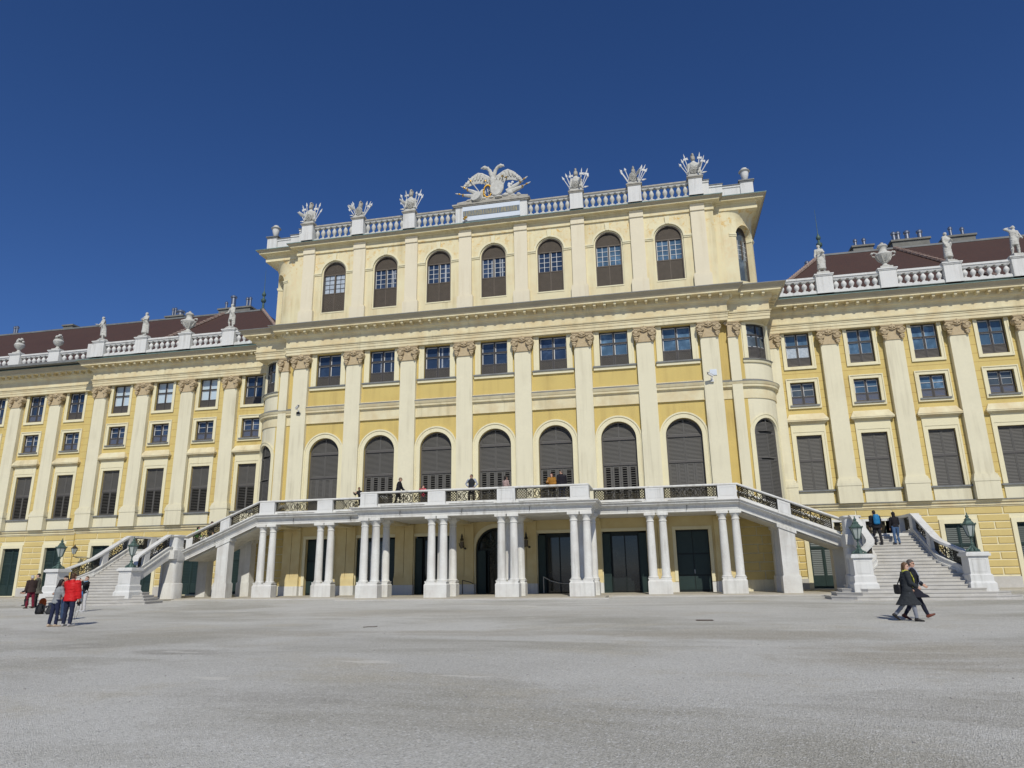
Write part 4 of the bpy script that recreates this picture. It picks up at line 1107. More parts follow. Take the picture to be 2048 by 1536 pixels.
def wing(s, xa, xb, yl, wins, pils, mids, smls, lows, outer_end):
    """one straight length of wing; xa < xb are world x of the wall ends"""
    f = lambda u,d,z: (u, yl+d, z)
    wz = sorted(wins)
    ops = []
    for x in wins: ops += [(x-.81,x+.81,14.82,17.24,False,.25),(x-.80,x+.80,12.07,13.66,False,.25),(x-.81,x+.81,6.25,9.94,False,.25)]
    w = MB(f=f); wall(w, xa, xb, 5.1, 17.5, ops, .25); P(w, 'wall', m_yelj)
    doors = [(x-.84,x+.84,-.0,3.85,False,.25) for x in wins]
    f2 = lambda u,d,z: (u, yl-.06+d, z)
    w = MB(f=f2); wall(w, xa, xb, -.3, 5.1, doors, .31); o = P(w, 'wall', m_trim, label='rusticated ground floor wall of yellow blocks')
    rustic(xa, xb, yl-.055, .70, 4.86, [(x-1.11,x+1.11,4.12) for x in wins]).build('rustic_blocks', m_yelblk, o)
    xs = [xa]+sum([[x-1.11,x+1.11] for x in wz],[])+[xb]
    for a, c in zip(xs[::2], xs[1::2]):
        if c-a > .05: b = MB(); b.box(a,c,yl-.16,yl,-.3,.62,0,0); P(b, 'plinth', m_stepst)
    for k, x in enumerate(wins):
        place(W_MID[mids[k]], (x,yl,14.82)); place(W_SML[smls[k]], (x,yl,12.07)); place(W_LOW[lows[k]], (x,yl,6.25)); place(W_DOR, (x,yl-.06,0))
    for x in pils:
        o = link('pilaster', me_wpil, palace, (x,yl,0)); link('capital', me_cap, o, (0,-.06,16.2))
    b = MB(); b.sweep(STR, [(xa,yl-.06),(xb,yl-.06)]); o = P(b, 'string_course', m_cream)
    b = MB(); b.sweep([(.27,5.265),(.27,5.295),(-.02,5.35)], [(xa,yl-.06),(xb,yl-.06)]); b.build('flashing', m_lead, o)
wr = [20.93+4.08*i for i in range(4)]; pr = [22.95,27.02,31.02,35.1]
wl = [-(21.1+4.15*i) for i in range(4)]; pl = [-22.98,-27.0,-31.2,-35.35]
wing(1, 18.9, 36.0, YWL, wr, pr+[19.05], 'crrr', 'vrrv', [0,0,0,0], 1)
wing(-1, -36.2, -18.9, YWL, wl, pl+[-19.05], 'gbbb', 'gggg', [1,1,1,1], 1)
wing(1, 36.0, 52.0, YFL, [38.7,42.85,47.0], [40.78,44.9,49.1], 'rrr', 'rrr', [0,0,0], 1)
wing(-1, -52.0, -36.2, YFL, [-39.08,-43.26,-47.45], [-40.95,-45.1,-49.3], 'ggg', 'ggg', [1,1,1], 1)
for s in (-1,1):
    w = MB(); x = s*36.1; w.poly([(x,YWL-.2,-.3),(x,YFL+.1,-.3),(x,YFL+.1,17.5),(x,YWL-.2,17.5)]); P(w, 'wall_return', m_yel)
# wing entablatures
def wing_ent(path, rows, cut):
    e = MB(); e.sweep(PROF, path)
    for a, b, n in rows: modillions(e, a, b, 0, n)
    o = P(e, 'entablature', m_cream)
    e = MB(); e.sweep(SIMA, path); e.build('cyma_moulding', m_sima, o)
    e = MB(); e.sweep([(1.075,19.345),(1.075,19.40),(-.2,19.74)], path); e.build('flashing', m_patina, o)
wing_ent([(-52,YF),(-36.3,YF),(-36.3,YW),(-XB-.01,YW)], [((-52,YF),(-36.5,YF),22),((-36.3,YW),(-XB-1.2,YW),24)], 0)
wing_ent([(XB+.01,YW),(36.1,YW),(36.1,YF),(52,YF)], [((XB+1.2,YW),(36.1,YW),24),((36.4,YF),(52,YF),22)], 0)
# wing balustrades with pedestals above the pilasters
YWB, YFB = 2.78, 3.9
me_wbal = baluster_mesh(.80, .175).mesh('baluster', m_whitep)
def wing_section(x0, x1, nb, y):
    b = MB(); b.box(x0,x1,y-.22,y+.22,19.6,19.78); b.box(x0,x1,y-.19,y+.19,20.58,20.68)
    o = P(b, 'balustrade', m_whitep)
    b = MB(); b.box(x0,x1,y-.26,y+.26,20.68,20.82); b.build('rail', m_whitep, o)
    for k in range(nb): link('baluster', me_wbal, o, (x0+(x1-x0)*(k+.5)/nb, y, 19.78))
WPED = []
for s, ps, ff in ((1, pr, [40.78,44.9]), (-1, pl, [-40.95,-45.1])):
    xs = [abs(q) for q in ps]
    for x in ps: pedestal(x, YWB-.04, 19.55, 20.98, 1.08, .62, m_whitep, m_whitep)
    for x in ff: pedestal(x, YFB-.04, 19.55, 20.98, 1.08, .62, m_whitep, m_whitep)
    edges = [18.4]+sum([[q-.54,q+.54] for q in xs],[])
    for a, b in zip(edges[::2], edges[1::2]):
        x0, x1 = sorted((s*a, s*b)); wing_section(x0, x1, 6 if b-a < 3.4 else 8, YWB)
    e2 = [xs[-1]+.54]
    b = MB(); x0, x1 = sorted((s*(xs[-1]+.54), s*36.5)); b.box(x0,x1,YWB-.24,YWB+.24,19.6,20.82); P(b, 'parapet', m_whitep)
    b = MB(); x0, x1 = sorted((s*36.1, s*36.5)); b.box(x0,x1,YWB+.24,YFB+.2,19.6,20.82); P(b, 'parapet', m_whitep)
    fa = [36.5]+sum([[abs(q)-.54,abs(q)+.54] for q in ff],[])+[49.0]
    for a, b in zip(fa[::2], fa[1::2]):
        x0, x1 = sorted((s*a, s*b)); wing_section(x0, x1, 6, YFB)
# wing roofs
for s in (-1,1):
    xi, xr, xe = s*18.6, (25.8 if s > 0 else -27.3), s*60
    ye, yr, zr, zb = 5.0, 13.9, 27.3, 19.75
    r = MB()
    r.poly([(xi,ye,zb),(xe,ye,zb),(xe,yr,zr),(xr,yr,zr)]); r.poly([(xi,ye,zb),(xr,yr,zr),(xi,22.8,zb)]); r.poly([(xr,yr,zr),(xe,yr,zr),(xe,22.8,zb),(xi,22.8,zb)])
    ro = P(r, 'roof', m_roof)
    d = MB(); d.box(*sorted((s*18.2,s*52)), 3.0, 5.2, 19.5, 19.7); d.build('gutter', m_lead, ro)
    t = MB()
    for (a, b) in (((xi,ye,zb),(xr,yr,zr)),((s*31.6,yr,zr),(s*36.0,yr-9*.92,zr-7.55*.92))):
        a, b = Vector(a), Vector(b); n = int((b-a).length/.42)
        for k in range(n):
            q = a+(b-a)*(k/n); e_ = a+(b-a)*((k+1.04)/n); t.tube([q+Vector((0,-.03,.05)), e_+Vector((0,-.03,.11))], [.13,.17], 6)
    t.build('ridge_tiles', m_ridge, ro)
    t = MB(); t.box(*sorted((xr,xe)), yr-.12, yr+.12, zr-.06, zr+.10); t.build('ridge_cap', m_lead, ro)
    # copper finial with lightning rod on the hip end
    t = MB(); t.lathe([(.22,zr-.1),(.26,zr+.1),(.12,zr+.25),(.10,zr+.8),(.22,zr+.9),(.25,zr+1.02),(.25,zr+1.15),(.11,zr+1.28),(.09,zr+1.48),(.19,zr+1.6),(.20,zr+1.76),(.09,zr+1.95),(.03,zr+2.15),(.012,zr+4.4)], xr, yr, 12)
    t.build('finial', m_copper, ro)
def chimney(x, y, z0, z1, w, flues, ro, cap=True):
    c = MB(); c.box(x-w/2,x+w/2,y-.5,y+.5,z0,z1); c.box(x-w/2-.12,x+w/2+.12,y-.62,y+.62,z1,z1+.16)
    o = c.build('chimney', m_chim, ro)
    for dx, h, r in flues:
        f = MB(); f.lathe([(r,z1+.16),(r,z1+h)], x+dx, y, 12); f.lathe([(r*1.35,z1+h-.12),(r*1.4,z1+h+.04),(r*.5,z1+h+.16)], x+dx, y, 12); f.build('flue', m_metal, o)
ROOFS = [o for o in bpy.data.objects if o.name.startswith('roof') and o.parent == palace and 'deck' not in o.name]
rl, rrr = ROOFS[0], ROOFS[1]
chimney(29.4, 14.9, 25, 28.0, 1.6, [(-.42,.85,.13),(.28,.85,.13)], rrr)
chimney(33.2, 14.9, 25, 28.15, 2.9, [(-1.1,1.0,.16),(-.75,1.0,.16),(-.05,1.0,.19),(.95,.95,.19)], rrr)
chimney(37.0, 14.9, 25, 28.05, 2.3, [(-.45,1.05,.13),(.45,.9,.13)], rrr)
chimney(22.1, 13.5, 20, 23.0, .6, [(0,1.1,.12)], rrr)
chimney(24.6, 13.9, 22, 26.2, .5, [(0,.6,.15)], rrr)
chimney(-30.9, 14.9, 25, 28.0, 3.6, [(-1.3,.95,.12),(-.5,1.55,.24),(1.1,1.2,.13),(1.45,1.2,.13)], rl)
chimney(-37.9, 14.9, 25, 27.75, 2.0, [(-.6,1.1,.12),(-.3,1.1,.12),(.35,.75,.32)], rl)
chimney(-51.0, 14.9, 25, 27.9, 1.2, [], rl)
chimney(-58.2, 14.9, 25, 27.35, 1.2, [(-.3,1.2,.14),(.0,1.2,.14)], rl)

# doors of the arcade
def arcade_door(kind):
    if kind == 'leaf':
        f = MB(); f.box(-1.0,1.0,.30,.36,-.05,3.72); o = f.build('door', m_door)
        for a, b in ((-.96,-.03),(.03,.96)):
            for c, d in ((.1,.9),(1.0,2.2),(2.3,3.6)):
                l = MB(); l.box(a,b,.27,.30,c,d); l.box(a+.1,b-.1,.255,.27,c+.1,d-.1)
                l.build('door_panel', m_green, o)
        h = MB(); h.box(.0,.035,.22,.26,1.05,1.3); h.build('handle', m_metal, o)
    elif kind == 'glass':
        f = MB(); rect_frame(f, -.80,.80,0,3.45,.08,.28,.38,False); f.box(-.03,.03,.28,.38,0,3.45); f.box(-.88,.88,.27,.40,3.45,3.72)
        o = f.build('door', m_door)
        g = MB(); g.box(-.80,.80,.36,.38,0,3.45); g.build('pane', m_glassd, o)
        for a, b in ((-1.40,-.9),(.9,1.40)):
            l = MB(); l.box(a,b,.10,.16,-.05,3.6)
            for c, d in ((.1,.9),(1.0,2.2),(2.3,3.5)): l.box(a+.07,b-.07,.08,.10,c,d)
            l.build('shutter', m_green, o)
    else:
        f = MB(); ring(f, 0, 0, 2.8, 1.24, 1.36, .10, .24); f.box(-1.24,1.24,.3,.42,2.72,2.84); f.box(-.62,-.56,.3,.42,0,2.72); f.box(.56,.62,.3,.42,0,2.72)
        o = f.build('door', m_door)
        g = MB(); g.box(-1.24,1.24,.43,.45,0,2.8); g.prism([(1.30*cos(PI*k/20),.43,2.8+1.30*sin(PI*k/20)) for k in range(21)], (0,.02,0)); g.build('pane', m_glassd, o)
        g = MB()
        for k in range(1,8): a = PI*k/8; g.tube([(.35*cos(a),.40,2.84+.35*sin(a)),(1.25*cos(a),.40,2.84+1.25*sin(a))], .022, 5)
        g.tube([(.35*cos(PI*k/12),.40,2.84+.35*sin(PI*k/12)) for k in range(13)], .03, 5); g.build('fanlight', m_green, o)
        for s in (-1,1):
            l = MB(); a, b = sorted((s*.70,s*1.22)); l.box(a,b,.06,.12,-.05,2.7); l.box(a+.08,b-.08,.04,.06,.15,1.1); l.box(a+.08,b-.08,.04,.06,1.3,2.6); l.build('shutter', m_green, o)
    v = MB(); h = {'leaf':1.0,'glass':1.4,'arch':1.36}[kind]; v.box(-h,h,.46,.5,-.1,4.3 if kind=='arch' else 3.8); v.build('backing', m_void, o)
    return o
for i in range(-3,4):
    o = arcade_door('arch' if i == 0 else ('leaf' if abs(i) == 3 else 'glass')); o.parent = palace; o.location = (i*BAY,0,0)
    s = MB()
    if i == 0: ring(s, 0, .6, 2.8, 1.36, 1.62, -.05, .02)
    else:
        hw = 1.0 if abs(i) == 3 else 1.4
        rect_frame(s, -hw, hw, .6, 3.72, .2, -.05, .02, False)
    s.build('surround', m_trim, o)
# paired wall pilasters of the arcade
p = MB()
for dx in (-.33,.33):
    p.box(dx-.315,dx+.315,-.20,.02,1.35,4.2); p.box(dx-.325,dx+.325,-.26,.02,4.2,4.3); p.box(dx-.32,dx+.32,-.23,.02,4.3,4.52)
    p.box(dx-.325,dx+.325,-.25,.02,1.02,1.12); p.box(dx-.32,dx+.32,-.22,.02,1.12,1.35)
p.box(-.67,.67,-.30,.02,.58,1.02)
me_ap = p.mesh('pilaster', m_arc)
p = MB(); p.box(-.71,.71,-.38,.02,-.2,.58); me_app = p.mesh('plinth', m_whitep)
for x in (-14.6,-10.5,-6.3,-2.1,2.1,6.3,10.5,14.6):
    o = link('pilaster', me_ap, palace, (x,0,0)); link('plinth', me_app, o)
# rustic blocks on the round corner, ground floor
for s in (-1,1):
    f, UE = corner_map(s, 15.3, .36, 1.35, RC)
    b = MB(f=f)
    for k in range(8):
        z0, z1 = .62+k*.53, .62+(k+1)*.53
        n = 5 if k % 2 else 4
        for q in range(n):
            u0, u1 = .05+q*(UE+.9)/n, .05+(q+1)*(UE+.9)/n
            m = 4
            for j in range(m):
                a, c = u0+.025+(u1-u0-.05)*j/m, u0+.025+(u1-u0-.05)*(j+1)/m
                b.box(a, c, -.04, .02, z0+.025, z1-.025)
    P(b, 'rustic_blocks', m_yelblk)
# ================================================================== BALCONY AND DOUBLE STAIRCASE
stair = thing('grand_staircase', 'white stone columned balcony with iron grilles and two flights of stairs sweeping down either side', 'staircase')
def S_(mb, name, m, parent=None, loc=(0,0,0), label=None):
    o = mb.build(name, m, stair if parent is None else parent, loc)
    if label: o['label'] = label
    return o
# columns
c = MB()
c.box(-.30,.30,-.30,.30,.80,.86)
c.lathe([(.285,.86),(.30,.89),(.285,.93),(.255,.95),(.25,.98),(.242,1.0),(.240,1.9),(.232,2.6),(.218,3.5),(.205,4.02),(.205,4.04),(.235,4.06),(.235,4.10),(.205,4.12),(.205,4.24),(.25,4.30),(.285,4.36),(.29,4.40)], 0, 0, 24)
c.box(-.33,.33,-.33,.33,4.40,4.545)
me_col = c.mesh('column', m_white)
p = MB(); p.box(-.68,.68,-.36,.36,-.35,.66); p.box(-.68,.68,-.36,.36,.66,.74,.05,.05); p.box(-.63,.63,-.31,.31,.74,.80)
me_cped = p.mesh('column_pedestal', m_white)
YO, YI = -3.3, -5.9
for x, y in [(q,YI) for q in (-6.3,-2.1,2.1,6.3)]+[(q,YO) for q in (-14.6,-10.5,10.5,14.6)]+[(q,-4.0) for q in (-6.42,-2.1,2.1,6.42)]:
    link('column_pedestal', me_cped, stair, (x,y,0))
    for dx in (-.365,.365): link('column', me_col, stair, (x+dx,y,0))
# entablature of the balcony
BPROF = [(-.3,4.54),(0,4.54),(0,4.66),(.02,4.66),(.02,4.76),(.07,4.77),(.07,4.83),(.10,4.84),(.14,4.90),(.30,4.98),(.33,5.0),(.33,5.06),(.37,5.07),(.44,5.13),(.44,5.17),(-.1,5.20)]
YOF, YIF = -3.58, -6.18
bpath = [(-15.2,YOF),(-6.98,YOF),(-6.98,YIF),(6.98,YIF),(6.98,YOF),(15.2,YOF)]
b = MB(); b.sweep(BPROF, bpath); S_(b, 'balcony_entablature', m_white)
b = MB(); b.box(-6.9,6.9,YIF+.06,YOF+.2,4.56,5.19); b.box(-15.2,15.2,YOF+.2,-.02,4.56,5.21); S_(b, 'balcony_deck', m_white)
for k, (x, y) in enumerate(((-12.6,YOF),(-8.6,YOF),(-4.3,YIF),(-.5,YIF),(3.5,YIF),(8.9,YOF),(12.3,YOF))): b = MB(); b.tube([(x,y-.06,5.02),(x,y-.18,4.86),(x-.02,y-.16,4.66)], .018, 5); S_(b, 'drain_spout', m_iron)
# inner beams of the arcade ceiling
for x in (-14.6,-10.5,-6.4,-2.1,2.1,6.4,10.5,14.6): b = MB(); b.box(x-.5,x+.5,YOF+.1,-.05,4.42,4.57); S_(b, 'ceiling_beam', m_cream)
b = MB(); b.box(-6.85,6.85,-4.3,-3.68,4.543,4.575); S_(b, 'ceiling_beam', m_white)

# ---- railings
def strap(mb, pts, w=.016, t=.012):
    mb.tube(pts, [(w,t)]*len(pts), 4, sm=False, ref=(0,1,0), ph=PI/4)
def grille(W, H, f):
    """wrought iron panel: lattice fields at the ends, scrolls round a stem in the middle"""
    g = MB(f=None); A = lambda u,v: f(u, 0, v)
    def line(pts, w=.016): g.tube([A(*q) for q in pts], w*1.28, 4, sm=False)
    n = max(2, int(W/.5))
    for v in (.015, H-.015): line([(W*k/n, v) for k in range(n+1)], .018)
    for u in (.02, W-.02): line([(u,0),(u,H)], .018)
    lw = min(.62, W*.25)
    for a in (.04, W-.04-lw):
        line([(a,0),(a,H)], .014) ; line([(a+lw,0),(a+lw,H)], .014)
        m = 4; st = lw/m*1.0; mv = max(3, int(round(H/st))); dv = H/mv
        for i in range(-mv, m+1):
            p0 = None
            u0, v0, u1, v1 = i*st, 0, i*st+mv*st, H
            ua, ub = max(0,u0), min(lw,u1)
            if ub-ua > .02: line([(a+ua, (ua-u0)/st*dv), (a+ub, (ub-u0)/st*dv)], .019); line([(a+ua, H-(ua-u0)/st*dv), (a+ub, H-(ub-u0)/st*dv)], .019)
    c0, c1 = .04+lw, W-.04-lw; mid = W/2
    def spiral(cu, cv, r, a0, sg, turns=1.35, w=.017):
        k = 16; line([(cu+r*(1-q/k*.82)*cos(a0+sg*2*PI*turns*q/k), cv+r*(1-q/k*.82)*sin(a0+sg*2*PI*turns*q/k)) for q in range(k+1)], w)
    line([(mid,.0),(mid,H*.9)], .022)
    for k in range(3): g.tube([A(mid,H*(.3+.2*k)-.04),A(mid,H*(.3+.2*k)),A(mid,H*(.3+.2*k)+.04)],[.02,.045,.015],6)
    span = (c1-c0)/2
    m = max(1, int(round(span/.34))); w = span/m
    for s in (-1,1):
        for k in range(m):
            cu = mid+s*(k+.5)*w; r = min(w*.46, H*.25)
            spiral(cu, H*.27, r, (PI if s>0 else 0), s*(1 if k%2 else -1)); spiral(cu, H*.73, r, (PI if s>0 else 0), s*(-1 if k%2 else 1))
            spiral(cu+s*w*.42, H*.5, r*.5, PI/2, s, 1.1, .013)
            line([(mid+s*k*w, H*.1),(cu, H*.5),(mid+s*(k+1)*w, H*.9)], .013)
            line([(mid+s*k*w, H*.9),(cu-s*.1*w, H*.5),(mid+s*(k+1)*w, H*.1)], .013)
            g.tube([A(cu-.05,H*.5),A(cu,H*.5),A(cu+.05,H*.5)], [.012,.04,.012], 6)
    return g
def post_mesh(w, d, z0=5.17, z1=5.985):
    p = MB(); h, k = w/2, d/2
    p.box(-h-.04,h+.04,-k-.04,k+.04,z0,z0+.13); p.box(-h,h,-k,k,z0+.13,z1)
    # raised fillet round a sunk panel
    rect_frame(p, -h+.14,h-.14,z0+.24,z1-.10,.018,-k-.012,-k+.01)
    return p
HR0, HR1 = 5.985, 6.105
GH = HR0-5.37
me_g = {}
def flat_panel(x0, x1, y, side=False):
    W = x1-x0
    key = round(W,2)
    if key not in me_g: me_g[key] = grille(W, GH, lambda u,d,v: (u,d,v)).mesh('grille', m_iron)
    o = link('grille', me_g[key], stair, (x0,y,5.37)); return o
def curb(x0, x1, y):
    b = MB(); b.box(x0,x1,y-.17,y+.17,5.25,5.37)
    n = max(1, int((x1-x0)/1.6))
    for k in range(n+1):
        xx = x0+(x1-x0)*k/n; b.box(max(x0,xx-.17),min(x1,xx+.17),y-.17,y+.17,5.17,5.25)
    S_(b, 'railing_curb', m_white)
YPI, YPO = YI-.10, YO-.10
pts_c = [-6.36,-2.1,2.1,6.36]; pts_o = [10.5,14.62]
mp = post_mesh(1.06,.50).mesh('railing_post', m_whitep)
for x in pts_c: link('railing_post', mp, stair, (x,YPI,0))
for s in (-1,1):
    for x in pts_o: link('railing_post', mp, stair, (s*x,YPO,0))
for a, b in zip(pts_c, pts_c[1:]): flat_panel(a+.53,b-.53,YPI); curb(a+.57,b-.57,YPI)
for s in (-1,1):
    for a, b in ((6.9,9.97),(11.03,14.09)):
        x0, x1 = sorted((s*a,s*b)); flat_panel(x0,x1,YPO); curb(x0+.04,x1-.04,YPO)
    g = grille(2.1, GH, lambda u,d,v,s=s: (s*6.66, YPO-.1-u, 5.37+v)); S_(g, 'grille', m_iron)
    b = MB(); b.box(*sorted((s*6.5,s*6.82)),YPI+.3,YPO,5.17,5.37); S_(b, 'railing_curb', m_white)
b = MB(); RP = [(-.24,HR0),(.24,HR0),(.27,HR0+.03),(.27,HR0+.08),(.22,HR1),(-.22,HR1),(-.27,HR0+.08),(-.27,HR0+.03)]
b.sweep(RP, [(-15.2,YPO),(-6.64,YPO),(-6.64,YPI),(6.64,YPI),(6.64,YPO),(15.2,YPO)], True); S_(b, 'handrail', m_white)

# ---- upper flights, parallel to the facade
SL, X0, X1 = -.415, 15.2, 20.45
LZ = 3.0
def shear(s):
    return lambda x,y,z: (s*x, y, z+SL*(min(max(x,X0),X1)-X0))
for s in (-1,1):
    sh = shear(s)
    fl = MB(f=sh); fl.box(X0,X1,YO+.2,-.5,4.50,4.75); flo = S_(fl, 'stair_flight', m_white)
    for k in range(14):
        xa = X0+(X1-X0)*k/14; xb = X0+(X1-X0)*(k+1)/14; z = 5.21-.158*(k+1)
        st = MB(); a, c = sorted((s*xa, s*xb)); st.box(a-(.03 if s<0 else 0),c+(.03 if s>0 else 0),YO+.1,-.45,z-.05,z); st.box(a,c,YO+.1,-.45,z-.3,z-.05); st.build('step', m_stepst, flo)
    for y, front in ((YOF,True),(-.30,False)):
        b = MB(f=sh)
        if front: b.sweep(BPROF, [(X0+.02,YOF),(X1-.05,YOF)])
        b.box(X0,X1,(y+.02) if front else y-.35,(y+.36) if front else y,4.54,5.2)
        S_(b, 'stringer', m_white)
        yy = YPO if front else -.48
        b = MB(f=sh); b.box(X0+.1,X1,yy-.17,yy+.17,5.19,5.37); S_(b, 'railing_curb', m_white)
        b = MB(f=sh)
        b.sweep(RP, [(X0,yy),(X1+.15,yy)], True); S_(b, 'handrail', m_white)
        for xa, xb in ((X0+.02,17.32),(17.98,20.1)):
            g = grille(xb-xa, GH, lambda u,d,v,s=s,xa=xa,yy=yy: (s*(xa+u), yy+d, 5.37+v+SL*(xa+u-X0))); S_(g, 'grille', m_iron)
        b = MB(f=sh); b.box(17.32,17.98,yy-.21,yy+.21,5.16,HR0+.01); rect_frame(b, 17.43,17.87,5.34,HR0-.12,.015,yy-.222,yy-.2); S_(b, 'railing_post', m_whitep)
    # piers under the flight
    for y0, y1 in ((YOF-.02,YOF+.62),(-.95,-.32)):
        a, c = 17.22, 18.06
        b = MB(f=lambda x,y,z,s=s: (s*x,y,z)); b.box(a-.07,c+.07,y0-.06,y1+.06,-.35,.86); b.box(a-.03,c+.03,y0-.03,y1+.03,.86,.92); S_(b, 'pier_base', m_white)
        b = MB(f=lambda x,y,z,s=s: (s*x,y,(4.53+SL*(x-X0)) if z > 1 else z)); b.box(a,c,y0,y1,.9,4.5); S_(b, 'pier', m_white)
        b = MB(f=sh); b.box(17.14,18.14,y0-.06,y1+.06,4.36,4.56); S_(b, 'pier_cap', m_white)
# ---- landings
def zs(y): return LZ - .158*max(0, (-4.75-y)/.30)
def flare(y):
    t = max(0, min(1, (-7.3-y)/1.75)); return t*t*(3-2*t)
def inner(y): return 20.93 - 1.0*flare(y)
def outer(y): return 23.93 + .82*flare(y)
def ribbon(mb, path, w, z0, z1, s):
    rings = []
    n = len(path)
    for k, (x, y, zz) in enumerate(path):
        a = Vector(path[max(k-1,0)][:2]); c = Vector(path[min(k+1,n-1)][:2]); d = (c-a).normalized(); nn = Vector((-d.y, d.x))
        rings.append([(s*(x+nn.x*w/2), y+nn.y*w/2, zz+z0),(s*(x-nn.x*w/2), y-nn.y*w/2, zz+z0),(s*(x-nn.x*w/2), y-nn.y*w/2, zz+z1),(s*(x+nn.x*w/2), y+nn.y*w/2, zz+z1)])
    mb.loft(rings, False)
for s in (-1,1):
    sx = lambda a, b, s=s: sorted((s*a, s*b))
    b = MB(); a, c = sx(20.4,24.15); b.box(a,c,-4.72,-.34,2.45,LZ); S_(b, 'landing', m_white)
    # rounded pier at the inner corner and square piers behind
    b = MB(); 
    sq = lambda r, z, s=s: [(s*20.95+r*abs(cos(a))**.45*(1 if cos(a)>0 else -1), -3.96+r*abs(sin(a))**.45*(1 if sin(a)>0 else -1), z) for a in [2*PI*(k+.5)/28 for k in range(28)]]
    b.loft([sq(r,z) for r, z in ((.58,-.35),(.58,.86),(.54,.92),(.51,.93),(.51,2.32),(.55,2.34),(.57,2.45),(.57,2.95))], True); S_(b, 'pier', m_white)
    for x, y in ((20.8,-.72),(23.75,-.72),(23.8,-4.3)):
        b = MB(); b.box(s*x-.36,s*x+.36,y-.36,y+.36,-.35,2.5); S_(b, 'pier', m_white)
    # landing rail: back, outer side
    zt = LZ+.88
    for (xa, ya), (xb, yb) in (((20.5,-.5),(24.0,-.5)),((24.0,-.5),(24.0,-4.6))):
        d = Vector((xb-xa,yb-ya)); Lg = d.length; d.normalize()
        b = MB(); ribbon(b, [(xa,ya,0),(xb,yb,0)], .36, LZ, LZ+.17, s); S_(b, 'railing_curb', m_white)
        b = MB(); ribbon(b, [(xa,ya,0),(xb,yb,0)], .48, zt, zt+.13, s); S_(b, 'handrail', m_white)
        for q0, q1 in ((.35,Lg/2-.3),(Lg/2+.3,Lg-.35)):
            g = grille(q1-q0, .70, lambda u,dd,v,xa=xa,ya=ya,d=d,q0=q0,s=s: (s*(xa+d.x*(q0+u)), ya+d.y*(q0+u), LZ+.17+v)); S_(g, 'grille', m_iron)
        for q, w in ((0,.5),(Lg/2,.56),(Lg,.5)):
            x, y = xa+d.x*q, ya+d.y*q
            b = MB(); b.box(s*x-w/2,s*x+w/2,y-w/2+.02,y+w/2-.02,LZ-.02,zt+.004); S_(b, 'railing_post', m_whitep)
    # inner corner post, rounded
    b = MB(); b.loft([sq(r,z) for r, z in ((.46,LZ-.05),(.46,LZ+.2),(.42,LZ+.22),(.42,zt-.05),(.46,zt),(.50,zt+.04),(.50,zt+.11),(.45,zt+.13))], True); S_(b, 'railing_post', m_whitep)
    # lower flight: one step after another, the lowest four run wide round the lamp pedestals
    fl = MB(); ys = [-4.7-.3*k for k in range(15)]
    ids = []
    for y in ys: ids.append([fl.p((s*(inner(y)-.1), y, zs(y)-.62)), fl.p((s*(outer(y)+.1), y, zs(y)-.62)), fl.p((s*(outer(y)+.1), y, zs(y)-.30)), fl.p((s*(inner(y)-.1), y, zs(y)-.30))])
    for a, c in zip(ids, ids[1:]):
        for k in range(4): fl.face((a[k], a[(k+1)%4], c[(k+1)%4], c[k]))
    fl.face(ids[0]); fl.face(ids[-1][::-1]); flo = S_(fl, 'stair_flight', m_stepst)
    for k in range(20):
        yf, z = -4.72-.30*(k+1), LZ-.158*(k+1)
        st = MB()
        if k < 15:
            yb = yf+.36
            def slab(z0, z1, gy):
                o_ = [(s*(inner(yf)+.0),yf-gy,z0),(s*(outer(yf)-.0),yf-gy,z0),(s*outer(yb),yb,z0),(s*inner(yb),yb,z0)]; st.prism(o_, (0,0,z1-z0))
            slab(z-.045, z, .03); slab(z-.32, z-.045, 0)
        else:
            j = k-15; xi, xo = 19.3-.32*j, 25.35+.32*j
            ch = .9
            for z0, z1, g in ((z-.045,z,.03),(z-.5,z-.045,0)):
                st.prism([(s*q, y_, z0) for q, y_ in ((xi-g,-8.0),(xi-g,yf+ch),(xi+ch,yf-g),(xo-ch,yf-g),(xo+g,yf+ch),(xo+g,-8.0))], (0,0,z1-z0))
        st.build('step', m_stepst, flo)
    # side walls, curbs, rails
    for fn, pe in ((inner, (19.92,-9.05)), (outer, (24.74,-9.25))):
        yy = [-4.45-.25*k for k in range(18)]
        path = [(fn(y), y, zs(y)) for y in yy]+[(pe[0], pe[1]+.25, zs(-9.0))]
        b = MB(); ribbon(b, path, .32, -.62, .18, s); S_(b, 'stringer', m_white)
        b = MB(); ribbon(b, path, .42, -.10, -.02, s); ribbon(b, path, .38, .18, .235, s); S_(b, 'stringer_moulding', m_white)
        rp = [(fn(y), y, max(zs(y)+.88, 1.72+.35*((y+9.3)/1.8)**2 if y < -7.5 else 0)) for y in yy]+[(pe[0], pe[1]+.2, 1.73)]
        b = MB(); ribbon(b, rp, .37, .02, .13, s); ribbon(b, rp, .29, -.03, 0.02, s); S_(b, 'handrail', m_white)
        L_ = [0]
        for a, c in zip(path, path[1:]): L_.append(L_[-1]+math.dist(a[:2], c[:2]))
        def mapf(u, d, v, q0=0):
            u = min(max(u+q0, 0), L_[-1]-1e-4); k = max(i for i in range(len(L_)-1) if L_[i] <= u); t = (u-L_[k])/(L_[k+1]-L_[k])
            a, c = path[k], path[k+1]; r0, r1 = rp[k], rp[k+1]
            lo = (a[2]+(c[2]-a[2])*t)+.25; hi = r0[2]+(r1[2]-r0[2])*t
            return (s*(a[0]+(c[0]-a[0])*t), a[1]+(c[1]-a[1])*t, lo+(hi-lo)*v/.62)
